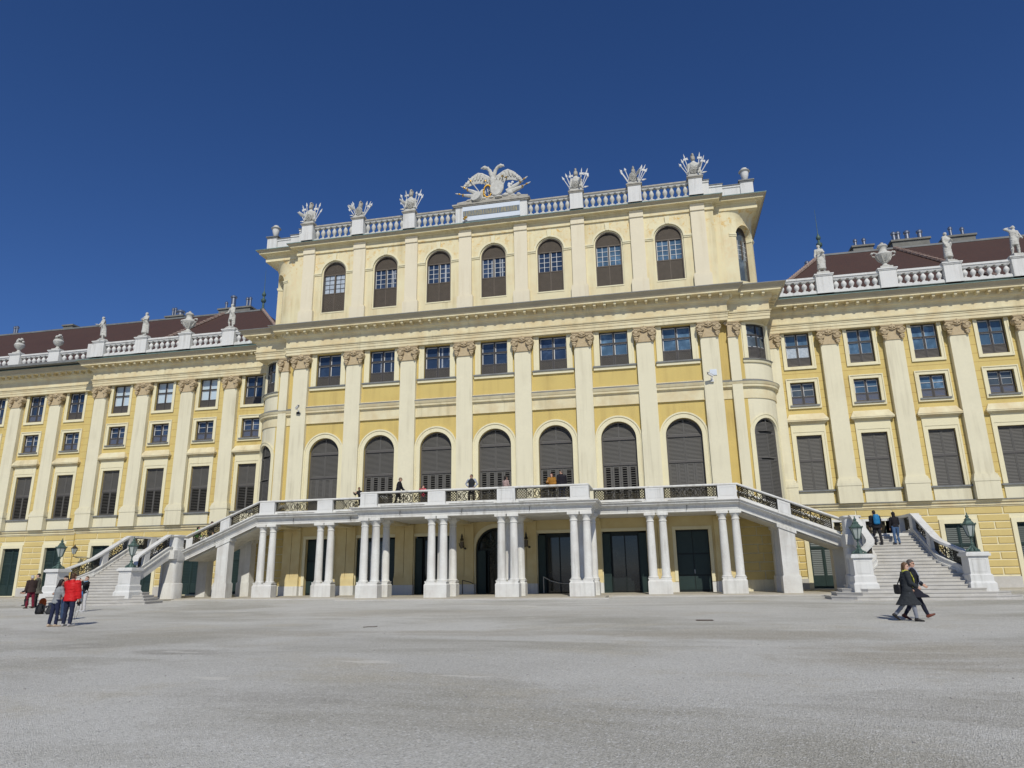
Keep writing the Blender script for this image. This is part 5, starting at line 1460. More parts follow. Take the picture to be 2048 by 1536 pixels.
        for q0, q1 in ((.15,2.1),(2.55,L_[-1]-.55)):
            g = grille(q1-q0, .62, lambda u,d,v,q0=q0: mapf(u,d,v,q0)); S_(g, 'grille', m_iron)
        k = min(range(len(path)), key=lambda i: abs(L_[i]-2.33)); x, y, z = path[k]
        b = MB(f=lambda a,c,d,x=x,y=y,z=z,s=s: (s*(x+a), y+c, z+d+.5*c)); b.box(-.16,.16,-.22,.22,.17,.90); S_(b, 'railing_post', m_whitep)
        # lamp pedestal
        px, py = pe
        b = MB(); b.box(s*px-.54,s*px+.54,py-.54,py+.54,-.3,.50); b.box(s*px-.54,s*px+.54,py-.54,py+.54,.50,.60,.07,.07); b.box(s*px-.47,s*px+.47,py-.47,py+.47,.60,.86); b.box(s*px-.47,s*px+.47,py-.47,py+.47,.86,.91,.05,.05)
        b.box(s*px-.41,s*px+.41,py-.41,py+.41,.91,1.66)
        for q in (0,): rect_frame(b, s*px-.27,s*px+.27,1.02,1.56,.018,py-.422,py-.40)
        b.box(s*px-.45,s*px+.45,py-.45,py+.45,1.66,1.70); b.box(s*px-.51,s*px+.51,py-.51,py+.51,1.70,1.82); b.box(s*px-.46,s*px+.46,py-.46,py+.46,1.82,1.88)
        S_(b, 'lamp_pedestal', m_whitep)

# ================================================================== LAMPS
def lamp():
    root = thing('lamp', '-', 'lamp')
    b = MB(); b.box(-.24,.24,-.24,.24,0,.05)
    for k in range(4):
        a = PI/4+PI/2*k; b.tube([(.25*cos(a),.25*sin(a),.04),(.23*cos(a),.23*sin(a),.10),(.13*cos(a),.13*sin(a),.16),(.07*cos(a),.07*sin(a),.28)], [.045,.05,.04,.025], 7)
        b.ball((.27*cos(a),.27*sin(a),.07), (.05,.05,.06), 7, 5)
    b.lathe([(.17,.05),(.15,.12),(.09,.20),(.065,.30),(.09,.34),(.09,.38),(.045,.42),(.032,.53),(.035,.58),(.065,.61),(.04,.64),(.03,.69)], 0, 0, 12); b.build('stand', m_copper, root)
    n = 6; h0, h1, r0, r1 = .70, 1.22, .115, .27
    g = MB(); g.lathe([(r0-.012,h0),(r1-.014,h1)], 0, 0, n, sm=False); g.build('lamp_glass', m_lampglass, root)
    f = MB()
    for k in range(n):
        a, c = 2*PI*k/n, 2*PI*(k+1)/n
        f.tube([(r0*cos(a),r0*sin(a),h0),(r1*cos(a),r1*sin(a),h1)], .017, 5)
        for r, h in ((r0,h0),(r1,h1)): f.tube([(r*cos(a),r*sin(a),h),(r*cos(c),r*sin(c),h)], .02, 5)
        f.ball((r1*1.10*cos(a),r1*1.10*sin(a),h1+.05), (.03,.03,.05), 6, 4)
    f.lathe([(.04,.66),(.115,.695),(.115,.72)], 0, 0, 10); f.build('lantern_frame', m_copper, root)
    f = MB(); f.lathe([(r1+.045,h1+.01),(r1+.05,h1+.04),(.23,h1+.09),(.16,h1+.19),(.14,h1+.20),(.15,h1+.25),(.11,h1+.29),(.06,h1+.34),(.085,h1+.39),(.05,h1+.45),(.02,h1+.49),(.035,h1+.53),(.01,h1+.57)], 0, 0, 6, sm=False); f.build('lantern_roof', m_copper, root)
    return root
L0 = lamp(); spots = [(-24.74,-9.25,'green bronze lantern on the pedestal nearest the left frame edge, left stairs'),(-19.92,-9.05,'green bronze lantern on the right hand pedestal of the left stairs'),(19.92,-9.05,'green bronze lantern on the pedestal at the inner side of the right stairs'),(24.74,-9.25,'green bronze lantern on the far right pedestal before the dark green shutter')]
for k, (x, y, lb) in enumerate(spots):
    o = L0 if k == 0 else copy_tree(L0)
    o.location = (x,y,1.88); o.rotation_euler = (0,0,.3*k); o['label'] = lb; o['group'] = 'lanterns on the stair pedestals'
# bracket lantern on the left wing
root = thing('wall_lantern', 'iron bracket lantern on the yellow blocks of the left wing', 'lamp', (-34.9+.55,YWL-.2,2.4))
b = MB(); b.tube([(.75,.10,.0),(.75,-.02,.25),(.60,-.10,.42),(.1,-.5,.50),(-.35,-.85,.52),(-.62,-1.0,.60),(-.60,-1.0,.78)], .035, 6); b.tube([(.75,0,.02),(.45,-.25,.08),(.30,-.36,.28),(.42,-.25,.42),(.55,-.14,.30),(.44,-.24,.22)], .028, 6); b.tube([(.2,-.4,.46),(.05,-.52,.30),(-.05,-.6,.36),(0,-.57,.44)], .022, 6); b.build('bracket', m_iron, root)
g = MB(); g.lathe([(.10,.80),(.25,1.22)], -.60, -1.0, 6, sm=False); g.build('lamp_glass', m_lampglass, root)
g = MB(); g.lathe([(.27,1.22),(.2,1.30),(.06,1.42),(.02,1.55)], -.60, -1.0, 6, sm=False)
for k in range(6): a = PI/3*k; g.tube([(-.60+.10*cos(a),-1.0+.10*sin(a),.80),(-.60+.25*cos(a),-1.0+.25*sin(a),1.22)], .014, 5)
g.build('lantern_frame', m_iron, root)
def sconce(x, lb):
    root = thing('wall_lantern', lb, 'lamp', (x,-.25,2.85), group='wall lanterns beside the arched door')
    b = MB(); b.tube([(0,.1,.55),(0,-.15,.62),(0,-.30,.50)], .03, 6); b.tube([(0,.05,.15),(-.12,-.1,.0),(-.18,-.18,.15),(-.22,-.2,.35)], .03, 6); b.tube([(0,.05,.15),(.12,-.1,-.02),(.2,-.18,.02)], .03, 6); b.ball((.2,-.18,.0),.07,8,5)
    b.lathe([(.05,.48),(.14,.52),(.10,.62),(.06,.70),(.08,.76),(.02,.95)], 0, -.30, 8); b.build('bracket', m_iron, root)
    g = MB(); g.lathe([(.07,.02),(.12,.10),(.13,.45)], 0, -.30, 8); g.build('lamp_glass', mat('dim_lamp_glass', (.12,.10,.07), .2), root)
sconce(-2.15, 'small iron wall lantern left of the arched door'); sconce(2.15, 'small iron wall lantern right of the arched door')

# ================================================================== SMALL THINGS
def cctv(x, z, lb, flip):
    root = thing('security_camera', lb, 'camera', (x,-.31,z), group='security cameras on the outer pilasters'); root.scale = (.75,.75,.75)
    b = MB(); b.box(-.09,.09,-.05,0,-.10,.10); b.tube([(0,-.02,0),(0,-.35,.05),(flip*.12,-.5,.12)], .03, 6); b.build('bracket', m_white_fr, root)
    M = Matrix.Translation((flip*.12,-.55,.16)) @ Matrix.Rotation(flip*R(55),4,'Z') @ Matrix.Rotation(R(-20),4,'X')
    b = MB(M); b.box(-.08,.08,-.32,.22,-.07,.09); b.box(-.10,.10,-.40,.22,.09,.115); b.build('housing', m_white_fr, root)
    b = MB(M); b.lathe([(.055,-.02),(.055,.02)], 0, 0, 10); b.box(-.06,.06,-.335,-.32,-.05,.06); b.build('lens', m_dark, root)
    b = MB(); b.box(-.14,.14,-.18,-.02,-.34,-.16); b.build('junction_box', m_dark if flip > 0 else m_white_fr, root)
cctv(-14.66, 12.95, 'security camera with a black box on the left outer pilaster', 1); cctv(14.64, 13.3, 'white security camera on the right outer pilaster', -1)
b = MB(); b.box(-.22,.22,-.04,0,-.2,.2); b.box(-.20,.20,-.045,-.04,-.18,.18); o = b.build('wall_box', m_paleblue, None, (14.76,-.302,13.70)); tag(o, 'small pale box on the pilaster above the right security camera', 'box')
# iron stair rail by the arched door, rope barrier, notices
b = MB(); b.tube([(-2.0,-.9,.0),(-2.0,-.9,.85)], .03, 6); b.tube([(-2.0,-.9,.85),(-1.55,-.75,.72),(-1.45,-.3,.62)], .025, 6); b.tube([(-1.45,-.3,.62),(-1.45,-.3,.05)], .02, 6); o = b.build('door_rail', m_iron); tag(o, 'short black iron handrail beside the arched door', 'handrail')
b = MB(); b.tube([(3.2,-.35,.98),(3.7,-.45,.72),(4.3,-.55,.58),(4.9,-.6,.56),(5.5,-.6,.60)], .025, 6); b.tube([(3.2,-.35,-.02),(3.2,-.35,1.0)], .03, 6); b.tube([(5.5,-.6,-.02),(5.5,-.6,.95)], .03, 6)
o = b.build('rope_barrier', mat('pale_rope', (.45,.44,.40))); tag(o, 'pale rope barrier hanging across the glass door right of the centre', 'barrier')
for k, (x, z, lb) in enumerate(((.45,1.75,'pale paper notice on the arched door'),(5.02,1.75,'pale paper notice on the glass door right of the arch'))):
    b = MB(); b.box(-.14,.14,-.01,0,-.1,.1); o = b.build('notice', mat('paper', (.55,.66,.62)), None, (x,.28,z)); tag(o, lb, 'notice')
# ================================================================== GROUND
def gz(y): return -.14 + .0105*max(min(y+7.,0),-18)
g = MB(); ysl = [-1500,-300,-60,-25,-7,40,1500]
pr_ = None
for y in ysl:
    z = gz(y); q = (g.p((-1500,y,z)), g.p((1500,y,z)))
    if pr_: g.face((pr_[0], pr_[1], q[1], q[0]))
    pr_ = q
def gravel_material():
    m = bpy.data.materials.new('pale_gravel'); m.use_nodes = True; nt = m.node_tree; N = nt.nodes; L = nt.links
    b = N['Principled BSDF']; b.inputs['Roughness'].default_value = .95; b.inputs['Specular IOR Level'].default_value = .15
    geo = N.new('ShaderNodeNewGeometry')
    def mp(sc_):
        q = N.new('ShaderNodeMapping'); q.inputs['Scale'].default_value = sc_; L.new(geo.outputs['Position'], q.inputs['Vector']); return q.outputs['Vector']
    def nz(v, s, d=5., r=.6, dist=0.):
        q = N.new('ShaderNodeTexNoise'); q.inputs['Scale'].default_value = s; q.inputs['Detail'].default_value = d; q.inputs['Roughness'].default_value = r; q.inputs['Distortion'].default_value = dist; L.new(v, q.inputs['Vector']); return q.outputs['Fac']
    def rg(v, a, c, lo=0., hi=1.):
        q = N.new('ShaderNodeMapRange'); q.inputs[1].default_value = a; q.inputs[2].default_value = c; q.inputs[3].default_value = lo; q.inputs[4].default_value = hi; L.new(v, q.inputs[0]); return q.outputs[0]
    def mx(f, a, c):
        q = N.new('ShaderNodeMix'); q.data_type = 'RGBA'; L.new(f, q.inputs[0])
        for so, v in ((q.inputs[6], a), (q.inputs[7], c)):
            if hasattr(v, 'links'): L.new(v, so)
            else: so.default_value = (*v, 1)
        return q.outputs[2]
    big, mid, one = mp((.5,1.,1.)), mp((.75,1.,1.)), mp((1,1,1))
    col = mx(rg(nz(one, .13, 6., .62), .40, .60), GRAV_A, GRAV_B)
    col = mx(rg(nz(big, .20, 7., .66, .6), .48, .62, 0, .85), col, GRAV_DAMP)
    col = mx(rg(nz(mid, .35, 6., .7), .54, .66, 0, .7), col, GRAV_TAN)
    # trodden damp stretches, each with its own place and outline on the square
    wob = nz(one, .7, 6., .65, .8); wob2 = nz(mp((.30,1.6,1.)), 1.1, 5., .6)
    for cx, cy, rx, ry, c_, am in DAMP:
        q = N.new('ShaderNodeMapping'); q.inputs['Location'].default_value = (-cx/rx, -cy/ry, 0); q.inputs['Scale'].default_value = (1/rx, 1/ry, 0); L.new(geo.outputs['Position'], q.inputs['Vector'])
        ln = N.new('ShaderNodeVectorMath'); ln.operation = 'LENGTH'; L.new(q.outputs['Vector'], ln.inputs[0])
        ad_ = N.new('ShaderNodeMath'); ad_.operation = 'MULTIPLY_ADD'; L.new(wob, ad_.inputs[0]); ad_.inputs[1].default_value = 1.5; L.new(ln.outputs['Value'], ad_.inputs[2])
        m1 = rg(ad_.outputs[0], 1.25, 1.75, am, 0.)
        ml = N.new('ShaderNodeMath'); ml.operation = 'MULTIPLY'; L.new(m1, ml.inputs[0]); L.new(rg(wob2, .36, .58, .25, 1.), ml.inputs[1])
        col = mx(ml.outputs[0], col, c_)
    vo = N.new('ShaderNodeTexVoronoi'); vo.inputs['Scale'].default_value = 62.; L.new(one, vo.inputs['Vector'])
    sep = N.new('ShaderNodeSeparateColor'); L.new(vo.outputs['Color'], sep.inputs[0])
    st = mx(rg(sep.outputs[0], .0, 1.), (.24,.23,.205), (.86,.84,.79))
    q = N.new('ShaderNodeMix'); q.data_type = 'RGBA'; q.inputs[0].default_value = .34; L.new(col, q.inputs[6]); L.new(st, q.inputs[7])
    vo2 = N.new('ShaderNodeTexVoronoi'); vo2.inputs['Scale'].default_value = 44.; L.new(one, vo2.inputs['Vector'])
    sp2 = N.new('ShaderNodeSeparateColor'); L.new(vo2.outputs['Color'], sp2.inputs[0])
    col = mx(rg(sp2.outputs[1], .93, .95, 0, .5), q.outputs[2], (.84,.83,.79))
    col = mx(rg(sp2.outputs[2], .92, .95, 0, .5), col, (.21,.20,.18))
    col = mx(rg(nz(mp((.35,1.,1.)), .9, 3., .5), .70, .73, 0, .6), col, (.74,.71,.63))
    L.new(col, b.inputs['Base Color'])
    bn = N.new('ShaderNodeBump'); bn.inputs['Strength'].default_value = .8; bn.inputs['Distance'].default_value = .02
    ad = N.new('ShaderNodeMath'); ad.operation = 'ADD'; L.new(vo.outputs['Distance'], ad.inputs[0]); L.new(nz(one, 30., 8.), ad.inputs[1])
    L.new(ad.outputs[0], bn.inputs['Height']); L.new(bn.outputs[0], b.inputs['Normal'])
    return m
TN, DK, WH = (.40,.355,.26), (.29,.265,.21), (.74,.71,.62)
DAMP = [(16.2,-31.,4.2,3.2,TN,.9),(12.6,-26.5,4.6,1.5,TN,.8),(6.,-26.2,7.5,1.1,TN,.75),(-1.5,-26.6,5.,1.5,TN,.8),(-3.3,-30.2,1.3,.75,DK,.9),(.2,-31.3,1.5,.7,DK,.9),(5.6,-36.6,1.8,.9,DK,.55),(2.,-18.,12.,2.2,TN,.45),(14.,-36.5,2.2,1.2,DK,.45),(-3.45,-30.25,.33,.16,WH,1.),(.35,-31.35,.42,.14,WH,1.),(-.15,-31.2,.3,.13,WH,1.),(14.4,-25.,.9,.3,WH,.8),(12.5,-29.2,.8,.2,WH,.7),(3.,-10.6,3.4,.6,WH,.6),(8.5,-8.2,2.6,.35,WH,.6)]
GRAV_A, GRAV_B, GRAV_DAMP, GRAV_TAN = (.67,.655,.585), (.56,.545,.48), (.35,.325,.245), (.53,.48,.355)
o = g.build('ground', gravel_material()); o['kind'] = 'structure'
# loose stones kicked up on the gravel
b = MB(); rs = random.Random(11)
for k in range(420):
    t = rs.random()**1.6; y = -41.2+t*16; hx = 5+1.1*(y+46); x = 10.8-.2*(y+46)+rs.uniform(-hx, hx)*.75
    r = rs.uniform(.008,.020); q = rs.uniform(.6,1.3); b.ball((x,y,gz(y)+r*.35), (r,r*q,r*.6), 5, 3, False)
o = b.build('pebbles', mat('loose_stones', (.52,.50,.46), noise=[(3.,.6,(.20,.19,.17)),(7.,.3)])); o['kind'] = 'stuff'; o['label'] = 'small loose stones scattered over the gravel'; o['category'] = 'stones'
# paving along the arcade
b = MB()
for x0, x1, y0 in ((-7.6,7.6,-6.9),(-20.3,-7.6,-4.4),(7.6,20.3,-4.4)): b.box(x0,x1,y0,.4,-.4,gz(y0)+.10)
b.box(-26.6,-20.3,-6.4,YWL,-.4,-.05); b.box(20.3,26.6,-6.4,YWL,-.4,-.05); b.box(-52,-26.6,1.2,YFL,-.4,-.05); b.box(26.6,52,1.2,YFL,-.4,-.05); b.box(-20.3,20.3,.4,3.7,-.4,-.06)
o = b.build('pavement', m_pave); o['kind'] = 'structure'
b = MB()
for x0, x1, y0 in ((-7.8,7.8,-7.05),(-20.5,-7.8,-4.55),(7.8,20.5,-4.55)): b.box(x0,x1,y0-.14,y0+.15,-.4,gz(y0)+.05)
o = b.build('kerb', m_stepst); o['kind'] = 'structure'
# iron drain cover, a twig and a few stones lying about
b = MB(); z = gz(-21.7); b.box(-.27,.27,-.17,.17,0,.010)
for k in range(7): b.box(-.235+k*.072,-.20+k*.072,-.14,.14,.010,.018)
o = b.build('drain_cover', mat('rusty_iron', (.10,.065,.045), .8, noise=[(20.,.5)]), None, (11.95,-21.7,z+.002)); tag(o, 'small rusty iron drain cover set in the gravel', 'drain cover')
b = MB(); b.tube([(-.18,-.1,.012),(-.05,0,.02),(.10,.02,.016),(.2,.12,.02)], .012, 5); o = b.build('twig', m_brown, None, (1.65,-24.3,gz(-24.3))); tag(o, 'dark twig lying on the gravel near the middle', 'twig')
# ================================================================== ROOF SCULPTURE
m_bw = m_statue
def stone_figure(fig, drape, vox=.03, flip=1):
    b = MB(); k = fig.k
    b.loft(fig.torso_rings(.03, -.08, .54))
    for sd in (-1,1): fig.arm(b, sd, .012); fig.hand(b, sd, 30); fig.leg(b, sd, .02); fig.foot(b, sd, .012)
    fig.headmesh(b)
    c = fig.head; b.ball(tuple(c+V(0,-.02,.05)), (.095*k,.11*k,.10*k), 12, 8)
    if drape:
        mid = (fig.ank[-1]+fig.ank[1])/2
        b.loft([ering(fig.pel.lerp(mid+V(0,0,.05), q), (.20+.05*q)*k, (.16+.06*q)*k, 16) for q in (0,.25,.5,.75,drape)])
        b.tube([fig.sho[flip]+V(0,-.08,.05), fig.chest+V(-flip*.05,.14,.0), fig.pel+V(-flip*.18,.12,.1), fig.pel+V(-flip*.22,-.05,-.2), mid+V(-flip*.25,-.08,.15)], [.08*k,.09*k,.11*k,.10*k,.07*k], 8)
    return fuse(b, vox, 2, .02, int(fig.H*9) if hasattr(fig,'H') else 2, 'figure', m_statue)
STAT = [
 ('statue', 22.95, YWB-.04, 'white stone statue of a draped woman on the right balustrade nearest the central block', dict(female=True, head=(30,0), side=4, arms={-1:(30,10,95,-40),1:(10,14,30,10)}, legs={-1:(0,-2,4,0),1:(14,-10,5,0)}), .92, 0),
 ('statue', 31.02, YWB-.04, 'white stone statue with an arm crossed over the chest, second on the right balustrade', dict(female=True, head=(-35,6), side=-4, arms={-1:(26,14,110,-50),1:(6,10,20,0)}, legs={-1:(10,-8,4,0),1:(0,-3,3,0)}), .90, .4),
 ('statue', 35.1, YWB-.04, 'white stone statue with an arm raised over its head by the right frame edge', dict(head=(25,5), side=-7, arms={-1:(10,20,40,-10),1:(40,120,150,-70)}, legs={-1:(4,-2,6,0),1:(-6,-10,4,0)}), .45, .2),
 ('statue', -22.98, YWB-.04, 'white stone statue of a slender figure on the left balustrade nearest the central block', dict(head=(20,0), side=5, arms={-1:(4,10,14,0),1:(16,20,60,-20)}, legs={-1:(2,-4,4,0),1:(14,-10,4,0)}), .5, -.3),
 ('statue', -31.2, YWB-.04, 'white stone statue with a round hat and full drapery on the left balustrade', dict(female=True, head=(-20,-4), side=-3, arms={-1:(24,10,90,-30),1:(20,10,80,-30)}, legs={-1:(8,-6,4,0),1:(-2,-5,3,0)}), .93, -.2),
 ('statue', -35.35, YWB-.04, 'white stone statue bending its head, at the corner step of the left balustrade', dict(head=(30,-22), side=6, lean=8, arms={-1:(10,10,30,0),1:(30,14,80,-20)}, legs={-1:(10,-6,4,0),1:(-8,-12,4,0)}), .8, -.5)]
for nm, x, y, lb, kw, dr, rz in STAT:
    f = Fig(2.12, wide=1.06, **kw)
    root = thing(nm, lb, 'statue', (x,y,20.98), PI+rz, 'statues on the wing balustrades')
    b = MB(); b.box(-.42,.42,-.32,.32,0,.14); b.box(-.38,.38,-.28,.28,.14,.20); b.build('plinth', m_statue, root)
    link('figure', stone_figure(f, dr), root, (0,0,.19))
def big_urn(lb, x, y):
    root = thing('urn', lb, 'urn', (x,y,20.98), 0, 'urns on the wing balustrades')
    b = MB(); b.box(-.40,.40,-.32,.32,0,.16); b.lathe([(.34,.16),(.33,.22),(.16,.34),(.13,.44),(.22,.50),(.20,.54)], 0, 0, 18); b.build('foot', m_statue, root)
    b = MB(); b.lathe([(.17,.54),(.34,.72),(.49,.94),(.54,1.06),(.50,1.16),(.33,1.27),(.25,1.36),(.235,1.52),(.28,1.62),(.35,1.68),(.34,1.72),(.29,1.74)], 0, 0, 22)
    for k in range(9): a = 2*PI*k/9; b.tube([(.20*cos(a),.20*sin(a),.56),(.37*cos(a),.37*sin(a),.73),(.52*cos(a),.52*sin(a),.98)], [.05,.06,.03], 6)
    b.build('bowl', m_statue, root)
    b = MB(); b.lathe([(.33,1.74),(.28,1.82),(.14,1.88),(.09,1.93),(.12,1.98),(.03,2.03)], 0, 0, 16); b.build('lid', m_statue, root)
    for s in (-1,1):
        b = MB(); b.tube([(s*.40,0,1.22),(s*.62,0,1.30),(s*.78,0,1.20),(s*.72,0,1.04),(s*.56,0,.98)], [.05,.055,.06,.05,.045], 7); b.ball((s*.72,0,1.26),(.08,.07,.08),8,5); b.build('handle', m_statue, root)
big_urn('large white lidded urn on the right balustrade between two statues', 27.02, YWB-.04)
big_urn('large white lidded urn on the left balustrade between two statues', -27.0, YWB-.04)
def flower_urn(lb, x, y, grp='flower vases on the far wing balustrade'):
    root = thing('vase', lb, 'vase', (x,y,20.98), 0, grp)
    b = MB(); b.box(-.36,.36,-.3,.3,0,.14); b.lathe([(.30,.14),(.14,.28),(.11,.38),(.18,.44)], 0, 0, 14); b.build('foot', m_statue, root)
    b = MB(); b.lathe([(.15,.44),(.36,.62),(.44,.84),(.38,.98),(.30,1.02),(.36,1.08)], 0, 0, 16); b.build('bowl', m_statue, root)
    b = MB(); rr = random.Random(int(x*10))
    for k in range(16):
        a = rr.random()*2*PI; q = rr.random(); b.ball((.30*(1-q*.7)*cos(a), .28*(1-q*.7)*sin(a), 1.10+.40*q), (.11,.11,.09), 7, 5)
    b.build('flowers', m_statue, root)
flower_urn('white stone flower vase at the left frame edge of the far left balustrade', -45.1, YFB-.04); flower_urn('white stone flower vase nearer the step of the far left balustrade', -40.95, YFB-.04)
flower_urn('white stone flower vase on the far right balustrade beyond the step', 40.78, YFB-.04)
for s, lb in ((-1,'plain white urn on the left end of the attic'),(1,'plain white urn on the right end of the attic')):
    root = thing('urn', lb, 'urn', (s*18.2,.55,27.6), 0, 'urns at the attic ends')
    b = MB(); b.box(-.24,.24,-.24,.24,0,.08); b.lathe([(.20,.08),(.12,.14),(.11,.22)], 0, 0, 16); b.build('foot', m_whitep, root)
    b = MB(); b.lathe([(.13,.22),(.20,.32),(.26,.55),(.29,.80),(.29,.84)], 0, 0, 18); b.build('bowl', m_whitep, root)
    b = MB(); b.lathe([(.36,.84),(.40,.88),(.36,.93),(.24,1.0),(.22,1.06),(.20,1.12),(.06,1.20)], 0, 0, 18); b.build('lid', m_statue, root)

# ---- trophies of arms on the attic pedestals
def weapon(b, x0, z0, ang, L, kind, y=0.):
    d = Vector((sin(ang), 0, cos(ang))); n = Vector((cos(ang), 0, -sin(ang))); a = Vector((x0,y,z0)); e = a+d*L
    b.tube([a, e], .032, 6)
    if kind == 0: b.loft([ering(e+d*t, w, .03, 6, n, Vector((0,1,0))) for t, w in ((-.04,.03),(.05,.085),(.30,.01))])
    elif kind == 1:
        b.loft([ering(e+d*t, w, .03, 6, n, Vector((0,1,0))) for t, w in ((-.0,.035),(.08,.05),(.34,.01))])
        for s, w in ((1,.20),(-1,.13)):
            b.prism([tuple(e+d*t+n*s*u+Vector((0,-.02,0))) for t, u in ((-.16,.02),(-.22,w),(-.02,w*.9),(-.04,.02))], (0,.04,0))
    else: b.ball(tuple(e+d*.06), (.09,.08,.12), 8, 6); b.tube([e+d*.1, e+d*.26], [.04,.01], 6)
def trophy(kind, lb, x, flip, rs):
    rr = random.Random(rs)
    root = thing('armour_trophy', lb, 'sculpture', (x,YA-.06,27.86), 0, 'armour trophies along the attic')
    b = MB(); b.box(-.46,.46,-.34,.34,0,.12); b.box(-.42,.42,-.30,.30,.12,.24); b.build('plinth', m_statue, root)
    b = MB()
    for s in (-1,1):
        for j, (ang, L) in enumerate(((.16,1.62),(.30,1.50),(.50,1.10)) if kind else ((.26,1.22),(.42,1.20),(.54,1.0))):
            weapon(b, s*(.24+.07*j), .26, s*(ang+rr.uniform(-.07,.07)), L*rr.uniform(.80,.98), rr.choice((0,1,2)), .05-.05*j)
    weapon(b, flip*.1, .40, flip*1.45, .50, 0, .06)
    b.build('weapons', m_whitep, root)
    b = MB()
    if kind:
        b.loft([ering((0,0,z), rx, ry, 16) for z, rx, ry in ((.24,.30,.22),(.45,.26,.20),(.70,.25,.20),(.95,.31,.24),(1.15,.33,.23),(1.27,.22,.17),(1.33,.12,.12),(1.45,.11,.11))])
        for s in (-1,1): b.tube([(s*.28,0,1.14),(s*.42,.02,.98),(s*.40,.02,.80)], [.11,.10,.085], 8); b.tube([(s*.34,-.1,1.2),(s*.40,-.1,.5),(s*.50,-.06,.28)], [.05,.10,.06], 7)
        zh = 1.45
    else:
        b.loft([ering((0,0,z), rx, ry, 16) for z, rx, ry in ((.24,.28,.22),(.6,.22,.2),(.85,.12,.12),(1.0,.09,.09))]); zh = 1.0
    for k in range(7): b.ball((rr.uniform(-.38,.38), -.2, .30+rr.uniform(0,.2)), (.11,.08,.09), 7, 5)
    link('cuirass', fuse(b, .03, 2, .02, rs, 'cuirass', m_statue), root)
    b = MB(); f = flip*.02
    b.loft([ering((0,dy,zh+z), rx, ry, 14) for z, rx, ry, dy in ((-.06,.11,.11,0),(.05,.15,.17,-.01),(.20,.16,.19,0),(.32,.13,.16,.01),(.42,.05,.07,.02))])
    b.loft([ering((0,-.16,zh+z), .10, .04, 10) for z in (-.02,.12)])
    b.tube([(flip*.04,-.14,zh+.30),(0,-.1,zh+.47),(0,.02,zh+.54),(-flip*.05,.14,zh+.48),(-flip*.10,.18,zh+.34)], [.05,.07,.08,.08,.05], 8)
    if not kind: b.tube([(0,0,zh+.42),(0,0,zh+.72)], [.05,.008], 6)
    link('helmet', fuse(b, .022, 1, .01, rs, 'helmet', m_old), root)
    b = MB(); M = Matrix.Translation((flip*-.03,-.30,.52 if kind else .58)) @ Matrix.Rotation(R(90),4,'X') @ Matrix.Rotation(R(flip*8),4,'Z')
    b.M = M; sy = 1.0 if kind else 1.35
    b.lathe([(.27,-.02),(.285,.0),(.285,.03),(.25,.045),(.22,.04),(.09,.075),(.06,.11),(.02,.12)], 0, 0, 20, 1, sy); b.build('shield', m_whitep if not kind else m_statue, root)
    b.tube([(flip*.30,.05,.24),(flip*.44,.04,.5),(flip*.52,.04,.80)], [(.06,.14),(.05,.16),(.03,.05)], 8); b.build('banner', m_statue, root)
for kind, x, fl, rs, lb in ((1,-14.7,-1,1,'armour trophy with cuirass and plumed helmet, leftmost on the attic beside the end urn'),(0,-10.5,-1,2,'low armour trophy with a pale oval shield, second on the attic from the left'),(1,-6.35,-1,3,'armour trophy with cuirass and spears just left of the eagle group'),
    (1,6.35,1,4,'armour trophy with cuirass and spears just right of the eagle group'),(0,10.5,1,5,'low armour trophy with fanned halberds between two taller ones right of the eagle'),(1,14.7,1,6,'armour trophy with cuirass and helmet, rightmost on the attic beside the end urn')):
    trophy(kind, lb, x, fl, rs)

# ---- double headed eagle over flags, drums and a coat of arms
eg = thing('eagle_sculpture', 'white double headed eagle above a shield and gilded flags on the attic centre', 'sculpture', (.1,-.30,27.90))
b = MB(); b.box(-2.72,2.72,-.36,.36,0,.14); b.loft([[(x,-.34+q,.14) , (x,.34,.14), (x,.30,.14+h), (x,-.30+q,.14+h)] for x, h, q in ((-2.7,.10,0),(-1.6,.22,0),(-.6,.34,0),(0,.38,0),(.6,.34,0),(1.6,.24,0),(2.7,.12,0))], False); b.build('plinth', m_old, eg)
# body and necks
b = MB()
b.loft([ering((x,0,z), rx, ry, 14) for z, rx, ry, x in ((1.10,.10,.14,0),(1.35,.19,.22,0),(1.65,.25,.25,0),(1.95,.25,.24,0),(2.2,.19,.18,0),(2.3,.10,.10,0))])
for s in (-1,1):
    b.tube([(0,0,2.1),(s*.12,-.03,2.45),(s*.22,-.05,2.75),(s*.40,-.08,2.98),(s*.58,-.10,3.04)], [.20,.17,.13,.12,.125], 10)
    b.ball((s*.62,-.10,3.04), (.19,.14,.155), 10, 7)
    b.tube([(s*.70,-.10,3.06),(s*.84,-.11,3.04),(s*.90,-.11,2.95),(s*.90,-.11,2.86)], [.085,.065,.04,.012], 8)
    b.tube([(s*.14,0,1.5),(s*.25,-.06,1.2),(s*.22,-.1,1.0)], [.15,.12,.06], 8)
link('body', fuse(b, .035, 2, .03, 3, 'body', m_statue), eg)
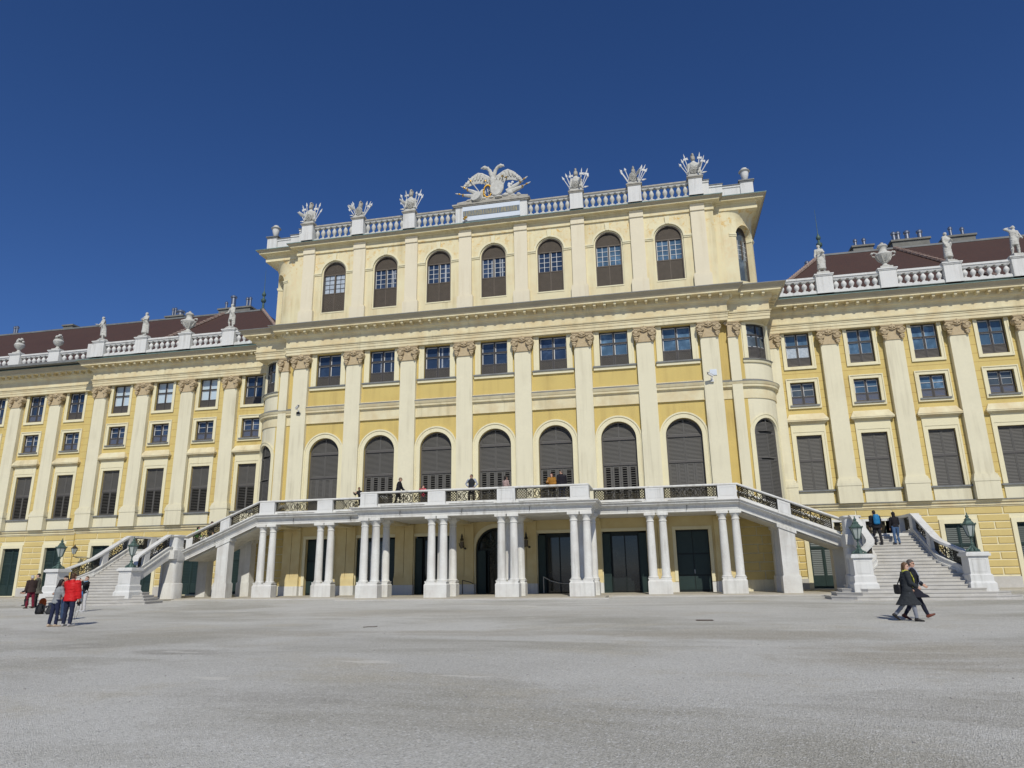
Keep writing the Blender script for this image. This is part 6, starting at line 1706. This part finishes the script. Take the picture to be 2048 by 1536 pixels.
for s in (-1,1):
    # wing: shoulder arch, a broad webbed span, then the pinions
    b = MB(); arch_ = [(s*.16,.05,2.10),(s*.50,.08,2.34),(s*.85,.08,2.58),(s*1.15,.06,2.66),(s*1.55,.02,2.42),(s*1.98,-.03,1.96),(s*2.12,-.04,1.74)]
    b.tube(arch_, [.13,.14,.13,.12,.10,.07,.03], 8)
    low = [(s*.10,.10,1.66),(s*.45,.13,1.74),(s*.85,.14,1.86),(s*1.15,.12,1.90),(s*1.5,.06,1.82),(s*1.82,.0,1.68),(s*2.08,-.03,1.68)]
    b.loft([[Vector(p)+Vector((0,-.06,0)), Vector(p)+Vector((0,.05,0)), Vector(q)+Vector((0,.03,0)), Vector(q)+Vector((0,-.03,0))] for p, q in zip(arch_, low)], False)
    for row, (n, Lm, yo) in enumerate(((8,.28,-.10),(10,.46,-.075),(11,.72,.0))):
        for k in range(n):
            t = k/(n-1); i = min(int(t*6), 5); q = t*6-i; a = Vector(arch_[i]).lerp(Vector(arch_[i+1]), q)
            d = Vector((s*(.02+.40*t), 0, -1+.30*t)).normalized(); L = Lm*(.66+.40*sin(PI*min(1,t*.85+.12)))*(1 if t < .85 else .62)
            e = a + d*L; b.tube([a+Vector((0,yo,0)), a+d*L*.6+Vector((0,yo-.02,0)), e+Vector((0,yo,0))], [(.03,.11),(.03,.115),(.014,.07)], 6, ref=(0,1,0))
    b.build('wing', m_statue, eg)
b = MB()
for k in range(5): b.tube([((k-2)*.07,.1,1.4),((k-2)*.16,.12,1.05),((k-2)*.22,.12,.78)], [(.03,.08),(.03,.09),(.01,.04)], 6, ref=(0,1,0))
b.build('tail', m_statue, eg)
# shield, wreath, drums, poles
b = MB(); out = [(.0,.86),(.36,.80),(.62,.52),(.58,.10),(.40,-.24),(.16,-.40),(-.02,-.46),(-.30,-.38),(-.46,-.10),(-.50,.34),(-.36,.62)]
b.prism([(.32+x*.92,-.36,.86+z*.98) for x, z in out], (0,.16,0)); b.prism([(.32+x*.80,-.40,.86+z*.86) for x, z in out], (0,.05,0)); b.build('shield', m_statue, eg)
b = MB(); n = 22
for k in range(n):
    a = 2*PI*k/n; b.ball((-.36+.30*cos(a),-.26,.92+.50*sin(a)), (.085,.09,.085), 7, 5)
b.build('wreath', m_gold, eg)
b = MB()
M = Matrix.Translation((-1.15,-.34,.48)) @ Matrix.Rotation(R(72),4,'X') @ Matrix.Rotation(R(-20),4,'Y'); b.M = M
b.lathe([(.42,-.2),(.43,-.16),(.40,-.15),(.40,.15),(.43,.16),(.42,.2)], 0, 0, 18); b.M = None
b.ball((-.75,-.1,.9), (.26,.2,.34), 12, 8); b.ball((1.32,-.2,.62), (.26,.22,.24), 10, 6); b.ball((1.0,-.24,.42), (.3,.2,.16), 10, 6); b.ball((.5,-.38,.30), (.30,.16,.10), 10, 5)
for k in range(14): b.ball((rng.uniform(-2.1,2.1), rng.uniform(-.3,-.1), rng.uniform(.22,.42)), (rng.uniform(.12,.24),.14,rng.uniform(.08,.14)), 8, 5)
b.build('drums', m_statue, eg)
b = MB(); gb = MB()
for s, x0, z0, ang, L, w in ((-1,-.9,.55,1.28,1.75,.15),(-1,-.7,.62,1.02,1.75,.17),(1,.95,.55,1.18,1.75,.17),(1,.85,.62,.98,1.85,.16),(-1,-.85,.75,.58,1.55,.0),(1,.45,.9,.22,1.25,.0),(1,.62,.9,.36,1.15,.0),(-1,-.35,.9,.2,1.0,.0)):
    d = Vector((s*sin(ang),0,cos(ang))); a = Vector((x0,-.12,z0)); e = a+d*L
    b.tube([a, e], .04, 6)
    if w: b.tube([a+d*L*.15, a+d*L*.55+Vector((0,-.02,-.03)), a+d*L*.86+Vector((0,0,-.04))], [w*1.2,w,w*.55], 8)
    gb.tube([e-d*.06, e+d*.02, e+d*.10], [.05,.075,.04], 7)
    b.loft([ering(e+d*t, q, .03, 6, Vector((cos(ang),0,-s*sin(ang))), Vector((0,1,0))) for t, q in ((.08,.03),(.16,.07),(.36,.01))])
    if w: gb.tube([a+d*L*.80+Vector((0,-.12,0)), a+d*L*.84+Vector((0,-.13,-.10)), a+d*L*.82+Vector((0,-.10,-.22))], [.05,.06,.05], 7)
b.build('banners', m_statue, eg); gb.build('banner_tassels', m_gold, eg)
b = MB(); c = Vector((1.42,-.08,1.22))
b.tube([(1.22,-.05,.75),(1.28,-.05,1.2),(1.2,-.05,1.5)], .045, 6); b.tube([(1.3,-.06,.9),(1.6,-.06,1.15),(1.78,-.06,1.22)], .04, 6)
for k in range(8): b.ball((c.x+rng.uniform(-.2,.25), c.y, c.z+rng.uniform(-.15,.32)), (.11,.08,.11), 7, 5)
b.build('plumes', m_whitep, eg)
b = MB()
for k in range(6): b.ball((-1.98+rng.uniform(-.12,.12), -.60, -1.32+rng.uniform(-.1,.14)), (.09,.07,.09), 7, 5)
b.build('order_badge', m_gold, eg)
# ================================================================== LIGHT, SKY, CAMERA
SUN_EL, SUN_AZ = 42., 16.
w = bpy.data.worlds.new('World'); sc.world = w; w.use_nodes = True
nt = w.node_tree; bg = nt.nodes['Background']
sk = nt.nodes.new('ShaderNodeTexSky'); sk.sky_type = 'NISHITA'; sk.sun_disc = False
sk.sun_elevation = R(SUN_EL); sk.sun_rotation = R(180-SUN_AZ)
sk.altitude = 1500; sk.air_density = 1.0; sk.dust_density = .15; sk.ozone_density = 5.0
hs = nt.nodes.new('ShaderNodeHueSaturation'); hs.inputs['Saturation'].default_value = 1.14; nt.links.new(sk.outputs[0], hs.inputs['Color']); tn = nt.nodes.new('ShaderNodeMix'); tn.data_type = 'RGBA'; tn.blend_type = 'MULTIPLY'; tn.inputs[0].default_value = 1; tn.inputs[7].default_value = (.90,.90,1.12,1); nt.links.new(hs.outputs[0], tn.inputs[6]); nt.links.new(tn.outputs[2], bg.inputs[0]); bg.inputs[1].default_value = .075
ld = bpy.data.lights.new('sun', 'SUN'); ld.energy = 3.35; ld.angle = R(.5); ld.color = (1.,.962,.87)
so = bpy.data.objects.new('sun', ld); COL.objects.link(so)
sd = Vector((sin(R(SUN_AZ))*cos(R(SUN_EL)), -cos(R(SUN_AZ))*cos(R(SUN_EL)), sin(R(SUN_EL))))
so.rotation_euler = sd.to_track_quat('Z','Y').to_euler(); so.location = (20,-60,60)
cd = bpy.data.cameras.new('camera'); co = bpy.data.objects.new('camera', cd); COL.objects.link(co); sc.camera = co
P_, Y_, R_ = 0.26317105717302275, 0.20502651732780927, -0.015137515732574205
fwd = Vector((-sin(Y_)*cos(P_), cos(Y_)*cos(P_), sin(P_))); rt = Vector((cos(Y_), sin(Y_), 0)); up = rt.cross(fwd)
r2 = rt*cos(R_)+up*sin(R_); u2 = up*cos(R_)-rt*sin(R_)
m = Matrix(((r2.x,u2.x,-fwd.x,10.838235),(r2.y,u2.y,-fwd.y,-46.037424),(r2.z,u2.z,-fwd.z,1.271),(0,0,0,1)))
co.matrix_world = m
cd.sensor_fit = 'HORIZONTAL'; cd.sensor_width = 36; cd.lens = 36*1400/2048; cd.clip_start = .1; cd.clip_end = 5000
sc.view_settings.view_transform = 'Standard'; sc.view_settings.look = 'None'; sc.view_settings.exposure = 0; sc.view_settings.gamma = 1
